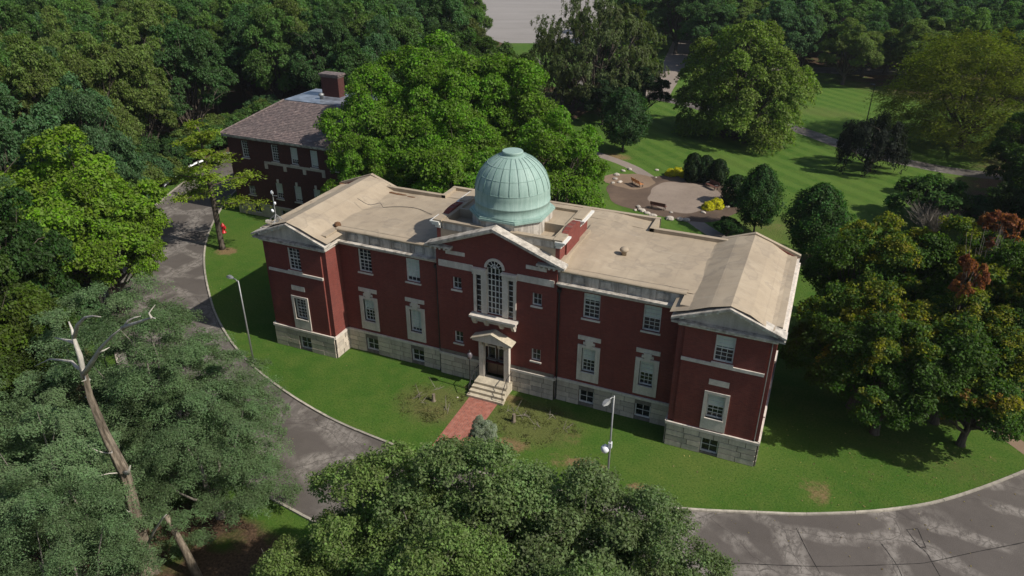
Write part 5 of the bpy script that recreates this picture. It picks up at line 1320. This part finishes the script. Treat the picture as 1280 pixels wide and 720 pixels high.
for (x, y, h, r, col, pr, lab) in ((-34.0, -12.5, 15.0, 5.0, DG, oaks[0], 'dark oak near the road with dense low crown'), (-30.5, -15.0, 12.0, 4.4, (.05, .085, .012), oaks[1], 'olive green oak behind the dead tree'), (-26.5, -18.5, 12.5, 4.6, (.07, .11, .012), oaks[2], 'yellowish oak in the thicket behind the dead tree'),
                                   (-39.0, -11.5, 17.5, 5.0, (.062, .110, .045), locusts[0], 'blue green locust beside the bright birch'), (-24, -23.0, 11.0, 4.2, (.05, .08, .012), oaks[0], 'low olive oak deep in the thicket'), (-30, -22, 13.5, 5, (.042, .08, .014), oaks[1], 'tall dark oak at the edge of the thicket')):
    tree('oak_tree' if pr is not locusts[0] else 'locust_tree', pr, (x, y), h, r, col, lab)
# locusts round the dead tree
for (x, y, h, r, i, lab) in ((-14.8, -17.6, 12.6, 5.6, 0, 'blue green locust reaching over the drive'), (-17.5, -20.5, 9.5, 4.6, 1, 'feathery locust right behind the dead trunk'), (-9.6, -19.2, 8.8, 4.6, 1, 'feathery locust overhanging the kerb by the brown clearing'),
                             (-12.8, -26.0, 11.0, 4.6, 0, 'dense blue green locust beside the dead trunk'), (-8.8, -29.0, 10.5, 4.2, 1, 'locust with dense feathery crown over the fallen log'), (-17.5, -26.5, 12.0, 4.5, 1, 'pale tipped locust in the thicket corner'),
                             (-12.0, -16.2, 9.8, 4.6, 1, 'locust leaning across the drive toward the lamp'), (-19.5, -15.8, 12.2, 5.2, 1, 'tall locust over the broken trunk at the roadside')):
    tree('locust_tree', locusts[i], (x, y), h, r, (.120, .180, .080), lab, group='locusts round the dead tree')
# trees in front, below the camera
for (x, y, h, r, i, col, lab) in ((8.4, -21.6, 13.3, 4.9, 0, (.130, .182, .064), 'grey green oak reaching up to the brick walk'), (12.8, -21.4, 12.7, 4.9, 1, (.124, .172, .066), 'grey green oak standing by the street lamp with camera'),
                                  (4.6, -22.7, 12.2, 4.6, 2, (.142, .200, .054), 'brighter green oak by the outer kerb and brown clearing'), (9.2, -26.2, 12.6, 4.2, 2, (.140, .196, .056), 'leafy oak with pale bare twigs in the middle of the group'), (16.2, -20.4, 11.6, 4.1, 0, (.122, .170, .066), 'grey green oak leaning over the drive at the end of the group'),
                                  (3.6, -26.8, 10.4, 3.5, 1, (.144, .204, .054), 'bright oak at the brown clearing edge'), (14.0, -25.4, 12.2, 3.9, 0, (.130, .182, .064), 'leafy oak behind the grey green pair')):
    tree('oak_tree', near_oaks[i % 2], (x, y), h, r, col, lab, group='oaks in front of the entrance')
# silver shrub beside the walk, tiered tree by the drive
sp = at(602, 514, 4.6); tree('silver_shrub', near_oaks[1], (sp[0]+.3, sp[1]-.4), 4.8, 1.0, (.30, .34, .27), 'slender silvery shrub at the lawn end of the brick walk', 'shrub')
tree('tiered_tree', tier_tree, at(278, 311), 13.4, 4.9, (.175, .235, .022), 'tall thin tree with flat yellow green tiers beside the drive', rz=.3)
# grey twiggy shrub
def twigs(loc, R, H, n, label):
    t = tag(empty('bare_shrub', (loc[0], loc[1], 0)), label, 'shrub'); mb = MB()
    for _ in range(n):
        a = RNG.uniform(0, 6.28); e = np.array([math.cos(a)*R*RNG.random(), math.sin(a)*R*RNG.random(), H*RNG.uniform(.5, 1)]); m1 = e*np.array([.45, .45, .55])+RNG.normal(0, .12, 3)
        mb.tube([(e[0]*.15, e[1]*.15, -.05), m1, e], [.035, .025, .008], 4, cap=False)
        for _ in range(2): f = m1+(e-m1)*RNG.random(); mb.tube([f, f+RNG.normal(0, .35, 3)+np.array([0, 0, .3])], [.015, .004], 3, cap=False)
    mb.build('twigs', M_TWIG, t)
twigs(at(1160, 292), 3.2, 3.6, 260, 'bare grey twiggy shrub below the green bush')
twigs(at(1192, 280), 1.6, 4.0, 90, 'thin bare grey shrub standing behind the turning maples')
twigs((32.2, 15.5), 3.0, 12.6, 150, 'dead grey branches poking through the turning maples')

# dead tree, snags
def spine(pts_px, y, rads, name='limb', n=9):
    out = []
    for (u, v) in pts_px:
        d = ray(u, v); out.append(CAM_LOC+d*(y-CAM_LOC[1])/d[1])
    return out
db = at(184, 714)
DT = tag(empty('dead_tree', (db[0], db[1], 0)), 'tall dead tree with bare bleached forked limbs by the drive', 'tree'); DS = np.array([db[0], db[1], 0])
yy = db[1]
o = MB(); tp = spine([(184, 714), (172, 655), (155, 590), (130, 540), (112, 495), (105, 465)], yy, None); tp[0][2] = -.2
rr_ = np.interp(np.linspace(0, 1, 36), np.linspace(0, 1, 6), [.44, .34, .26, .19, .145, .12]); tpp = np.stack([np.interp(np.linspace(0, 1, 36), np.linspace(0, 1, 6), [p[k] for p in tp]) for k in range(3)], 1)
o.tube(list(tpp), list(rr_), 26)
V_ = np.array(o.v); ring = np.arange(len(V_))//26; seg = np.arange(len(V_)) % 26
cen = tpp[ring]; off = V_-cen; ridge = 1+.12*np.sin(seg/26*6.283*5+ring*.10)+.08*np.sin(seg/26*6.283*9-ring*.16+1)+RNG.normal(0, .035, len(V_))
flare = 1+.5*np.exp(-ring/1.6)*(1+.4*np.sin(seg/26*6.283*4)); o.v = [tuple(p) for p in cen+off*(ridge*flare)[:, None]]
o.build('trunk', M_DEADWOOD, DT, True, shift=DS)
def limb(P, r, o0=0.0, o1=0.0, mat=M_DEAD_PALE):
    n = len(P); pts = []
    for i, (u, v) in enumerate(P):
        d = ray(u, v); y = yy+o0+(o1-o0)*i/(n-1); pts.append(CAM_LOC+d*(y-CAM_LOC[1])/d[1])
    o = MB(); o.tube(pts, list(np.linspace(r, r*.2, n)), 7); return o.build('limb', mat, DT, True, shift=DS)
limb([(105, 472), (100, 445), (93, 425), (90, 412), (86, 402)], .15, 0, .5)
limb([(93, 422), (97, 406), (106, 397), (116, 395), (126, 396)], .10, .3, -.6)
limb([(93, 428), (82, 425), (68, 422)], .10, .3, .8)
limb([(106, 466), (118, 448), (126, 435), (140, 420), (155, 408)], .13, 0, -1.2)
limb([(153, 410), (166, 405), (178, 401), (190, 397), (194, 398)], .09, -1.2, -1.8)
limb([(190, 398), (186, 391), (194, 381)], .05, -1.7, -1.5)
limb([(155, 409), (160, 401), (168, 397), (176, 395)], .06, -1.2, -1.0)
limb([(124, 440), (130, 438), (137, 434)], .06, -.6, -.3)
limb([(106, 464), (96, 459), (90, 452), (76, 450), (62, 449), (43, 458)], .10, 0, .9)
limb([(152, 588), (160, 592), (163, 582)], .14, 0, -.3)
limb([(180, 690), (192, 665), (203, 648), (208, 643)], .09, -.3, -.8)
for _ in range(9):
    k = RNG.integers(8, 35); b_ = tpp[k]; d_ = unit(RNG.normal(size=3)*np.array([1, 1, .3])+np.array([0, 0, .35])); L_ = RNG.uniform(.25, 1.1); o = MB()
    o.tube([b_+d_*rr_[k]*.8, b_+d_*(rr_[k]+L_*.5)+RNG.normal(0, .06, 3), b_+d_*(rr_[k]+L_)+RNG.normal(0, .1, 3)], [.045, .03, .01], 5); o.build('broken_twig', M_DEAD_PALE, DT, True, shift=DS)
def snag(pix, r, zs, label, mat=M_DEADWOOD, name='snag'):
    pts = [at(u, v, z) for (u, v), z in zip(pix, zs)]; o = MB()
    if zs[0] > .5: pts.insert(0, np.array([pts[0][0], pts[0][1]-.4, -.1]))
    b = pts[0]
    o.tube([p-np.array([b[0], b[1], 0]) for p in pts], list(np.linspace(r, r*.5, len(pts))), 9)
    return tag(o.build(name, mat, None, True, loc=(b[0], b[1], 0)), label, 'dead trunk')
snag([(248, 722), (230, 685), (208, 645)], .26, (-.1, 2.0, 4.2), 'leaning grey dead trunk beside the brown clearing')
snag([(165, 722), (145, 706), (124, 690)], .24, (.1, .7, 1.3), 'fallen log propped low beside the dead tree')
snag([(172, 520), (180, 498), (187, 478), (196, 452)], .34, (2.0, 4.0, 6.0, 8.0), 'broken grey trunk among the locusts at the roadside')

# weeds in the worn beds by the steps, fallen leaves
def scatter(name, pts, nrm_up, size, col, label, cat, lean=.5, asp=.6, z=.02):
    P = np.array([(x, y, z+RNG.random()*size*.4) for x, y in pts]); n = len(P)
    me = leaf_mesh(name, P, np.tile([0, 0, nrm_up], (n, 1))+RNG.normal(size=(n, 3))*lean, size*RNG.uniform(.5, 1.5, n), RNG.random(n), RNG.random(n), asp)
    o = mesh_obj(name, me); o.color = (*col, 1); return tag(o, label, cat, kind='stuff')
wp = []
for (u, v, rx, ry, n) in ((545, 505, 3.0, 2.2, 46), (665, 527, 3.4, 2.4, 56)):
    c = at(u, v)
    for _ in range(n):
        a, k = RNG.uniform(0, 6.28), math.sqrt(RNG.random()); cx_, cy_ = c[0]+rx*k*math.cos(a), c[1]+ry*k*math.sin(a)
        if abs(cx_) < 1.5 and cy_ > -9: continue
        if cy_ > -.6: continue
        m_ = RNG.integers(10, 60); s_ = RNG.uniform(.08, .34); wp += [(cx_+RNG.normal(0, s_), cy_+RNG.normal(0, s_)) for _ in range(m_)]
scatter('weeds', wp, .8, .10, (.115, .120, .040), 'straggling weeds in the worn beds beside the entrance steps', 'weeds', .6, .5, .03)
tw = MB()
for (u, v) in ((520, 497), (531, 503), (548, 487), (560, 512), (655, 520), (668, 533), (690, 520), (640, 515), (705, 535)):
    c = at(u, v)
    for _ in range(5): e = RNG.normal(0, .4, 3); tw.tube([(c[0]+RNG.normal(0, .2), c[1]+RNG.normal(0, .2), .02), (c[0]+e[0], c[1]+e[1], .05+abs(e[2])*.9)], [.022, .008], 4)
tag(tw.build('dead_stalks', M_TWIG), 'dry broken stalks standing in the worn beds by the entrance', 'stalks', kind='stuff')
x, y = RNG.uniform(-32, 38, 30000), RNG.uniform(-17, 6, 30000)
road = in_poly(x, y, np.vstack([outer, inner[::-1]]))
dd = np.minimum(np.minimum(np.hypot(x-27, y-2), np.hypot(x+34, y+2)*1.2), np.hypot(x-6, y+16)*1.6)
ok_ = ~((x > -20) & (x < 19.9) & (y > -2.1)) & (RNG.random(30000) < np.where(road, .45, 1.0)*(np.exp(-dd/9)+.05)*.22)
fl = list(zip(x[ok_], y[ok_]))
scatter('fallen_leaves', fl[::2], 1.0, .10, (.24, .19, .085), 'scattered dry fallen leaves on the lawn and drive', 'leaves', .25, .7, .012)

# the woods: jittered grids, each tree a thing of its own
annex_box = (AX0-4, AX1+4, AY0-4, AY1+4)
def blocked(x, y, r):
    P = np.array([x]), np.array([y])
    if seg_dist(P[0], P[1], outer[::6])[0] < r*.4 or seg_dist(P[0], P[1], inner[::6])[0] < r*.5: return True
    if in_poly(P[0], P[1], np.vstack([outer[::5], inner[::-5]]))[0]: return True
    return annex_box[0]-r*.6 < x < annex_box[1]+r*.6 and annex_box[2]-r*.6 < y < annex_box[3]+r*.6
WOODCOL = [(.066, .132, .034), (.078, .148, .032), (.056, .116, .034), (.096, .162, .032), (.068, .134, .052), (.112, .156, .034)]
TONE = ['deep green', 'mid green', 'blackish green', 'leaf green', 'blue green', 'olive green']
def wood(xs, ys, step, ok, hr, label, group, cols=WOODCOL, tones=TONE):
    n = 0
    for y in np.arange(*ys, step):
        for x in np.arange(*xs, step):
            xx, yy_ = x+RNG.uniform(-.35, .35)*step, y+RNG.uniform(-.35, .35)*step; h = RNG.uniform(*hr); r = step*RNG.uniform(.62, .82)
            k = RNG.integers(len(cols)); c = np.array(cols[k])*RNG.uniform(.9, 1.1); mp = RNG.random() > .7; i = RNG.integers(3)
            if not ok(xx, yy_) or blocked(xx, yy_, r) or not seen(xx, yy_, h, r): continue
            ut, vt, _ = px((xx, yy_, h))
            if 585 < ut < 700 and yy_ > 60: continue           # the parking lot shows through here
            size = 'tall' if h > hr[0]+.6*(hr[1]-hr[0]) else 'low' if h < hr[0]+.3*(hr[1]-hr[0]) else 'middling'
            tree('woodland_tree', maples[i] if mp else oaks[i], (xx, yy_), h, r, tuple(c), '%s %s %s tree %s' % (size, tones[k], 'broad' if mp else 'clumpy', label), group=group); n += 1
    return n
n1 = wood((-150, -46), (-22, 175), 8.6, lambda x, y: (x < -56 or (y > 42 and x < -44) or (x < -46 and y < 6)) and not (x > -160+0*y and x > -118+(y-90)*-.45 and y > 128), (15, 20), 'in the wood beyond the drive', 'trees of the wood beyond the drive')
n2 = wood((-44, -22), (46, 100), 9.0, lambda x, y: not (x > -30 and y > 60), (12, 16), 'in the belt behind the annex', 'trees of the belt behind the annex', [(.06, .10, .02), (.04, .08, .018), (.075, .09, .022), (.05, .095, .016)], ['olive green', 'mid green', 'brownish green', 'leaf green'])
n3 = wood((-30, 130), (146, 215), 10.5, lambda x, y: x > -46+(y-146)*.1, (14, 19), 'in the wood at the park end', 'trees of the far wood')
n4 = wood((-6, 110), (127, 139), 9.5, lambda x, y: True, (13, 16), 'along the shaded far road', 'row of trees along the far road')
n5 = wood((44, 90), (58, 126), 10, lambda x, y: x > (62 if y > 68 else 50), (12, 16), 'in the grove beyond the spreading locust', 'grove beyond the locust')
n6 = wood((41, 64), (18, 66), 8.5, lambda x, y: True, (11, 14), 'in the grove behind the turning maples', 'grove behind the turning maples', [(.035, .07, .014), (.045, .08, .012)], ['deep green', 'mid green'])
n7 = 0
dO = np.gradient(outer, axis=0); nO = np.stack([-dO[:, 1], dO[:, 0]], 1); nO /= np.linalg.norm(nO, axis=1)[:, None]
for i in range(84, 149, 2):
    for dist in (3.0, 6.5):
        q = outer[i]+nO[i]*(dist+RNG.uniform(-1, 1)); h = RNG.uniform(3.2, 5.5); r = RNG.uniform(2.2, 3.2)
        if in_poly(np.array([q[0]]), np.array([q[1]]), np.vstack([outer[::5], inner[::-5]]))[0] or not seen(q[0], q[1], h, r): continue
        c = np.array(WOODCOL[RNG.integers(6)])*RNG.uniform(.8, 1.1)
        tree('undergrowth_bush', bush, q, h, r, tuple(c), 'leafy bush in the undergrowth along the outer edge of the drive', 'shrub', 'undergrowth along the drive'); n7 += 1
for (x, y) in ((-48, 40), (-53, 38), (-46, 44), (-40, 43), (-34, 43), (-56, 44), (-50, 46), (-30, 44), (-47, 33), (-46, 28)):
    tree('undergrowth_bush', bush, (x+RNG.uniform(-1, 1), y+RNG.uniform(-1, 1)), RNG.uniform(4, 6), 3.2, WOODCOL[RNG.integers(6)], 'leafy bush in the undergrowth behind the annex', 'shrub', 'undergrowth behind the annex')
for (x, y, h, r, c) in ((-19.8, 89, 11, 5.0, (.028, .055, .020)), (-9.5, 80, 9.0, 4.4, (.020, .042, .012)), (-14.5, 74.5, 7.5, 3.2, (.030, .062, .022)), (-45, 84, 10, 4, (.10, .13, .016))):
    tree('park_tree', oaks[int(abs(x)) % 3], (x, y), h, r, c, {11: 'dark rounded tree under the huge willow by the park road', 9.0: 'nearly black low tree between the two big willows', 7.5: 'small blue green tree at the foot of the huge willow', 10: 'yellow green conical tree at the edge of the parking lot'}[h])
print('woods', n1, n2, n3, n4, n5, n6, 'tris', sum(len(m.polygons)*2 for m in bpy.data.meshes))

# ------------------------------------------------------------------ thin summer haze
hz = MB(); hz.box(-420, 330, -75, 420, -1.0, 36.0)
hm = bpy.data.materials.new('haze_air'); hm.use_nodes = True; hn = hm.node_tree; hn.nodes.remove(hn.nodes['Principled BSDF'])
pv = hn.nodes.new('ShaderNodeVolumePrincipled'); pv.inputs['Color'].default_value = (.86, .92, 1.0, 1); pv.inputs['Density'].default_value = .00010; pv.inputs['Anisotropy'].default_value = .2
hn.links.new(pv.outputs[0], hn.nodes['Material Output'].inputs['Volume'])
tag(hz.build('haze', hm), kind='stuff')
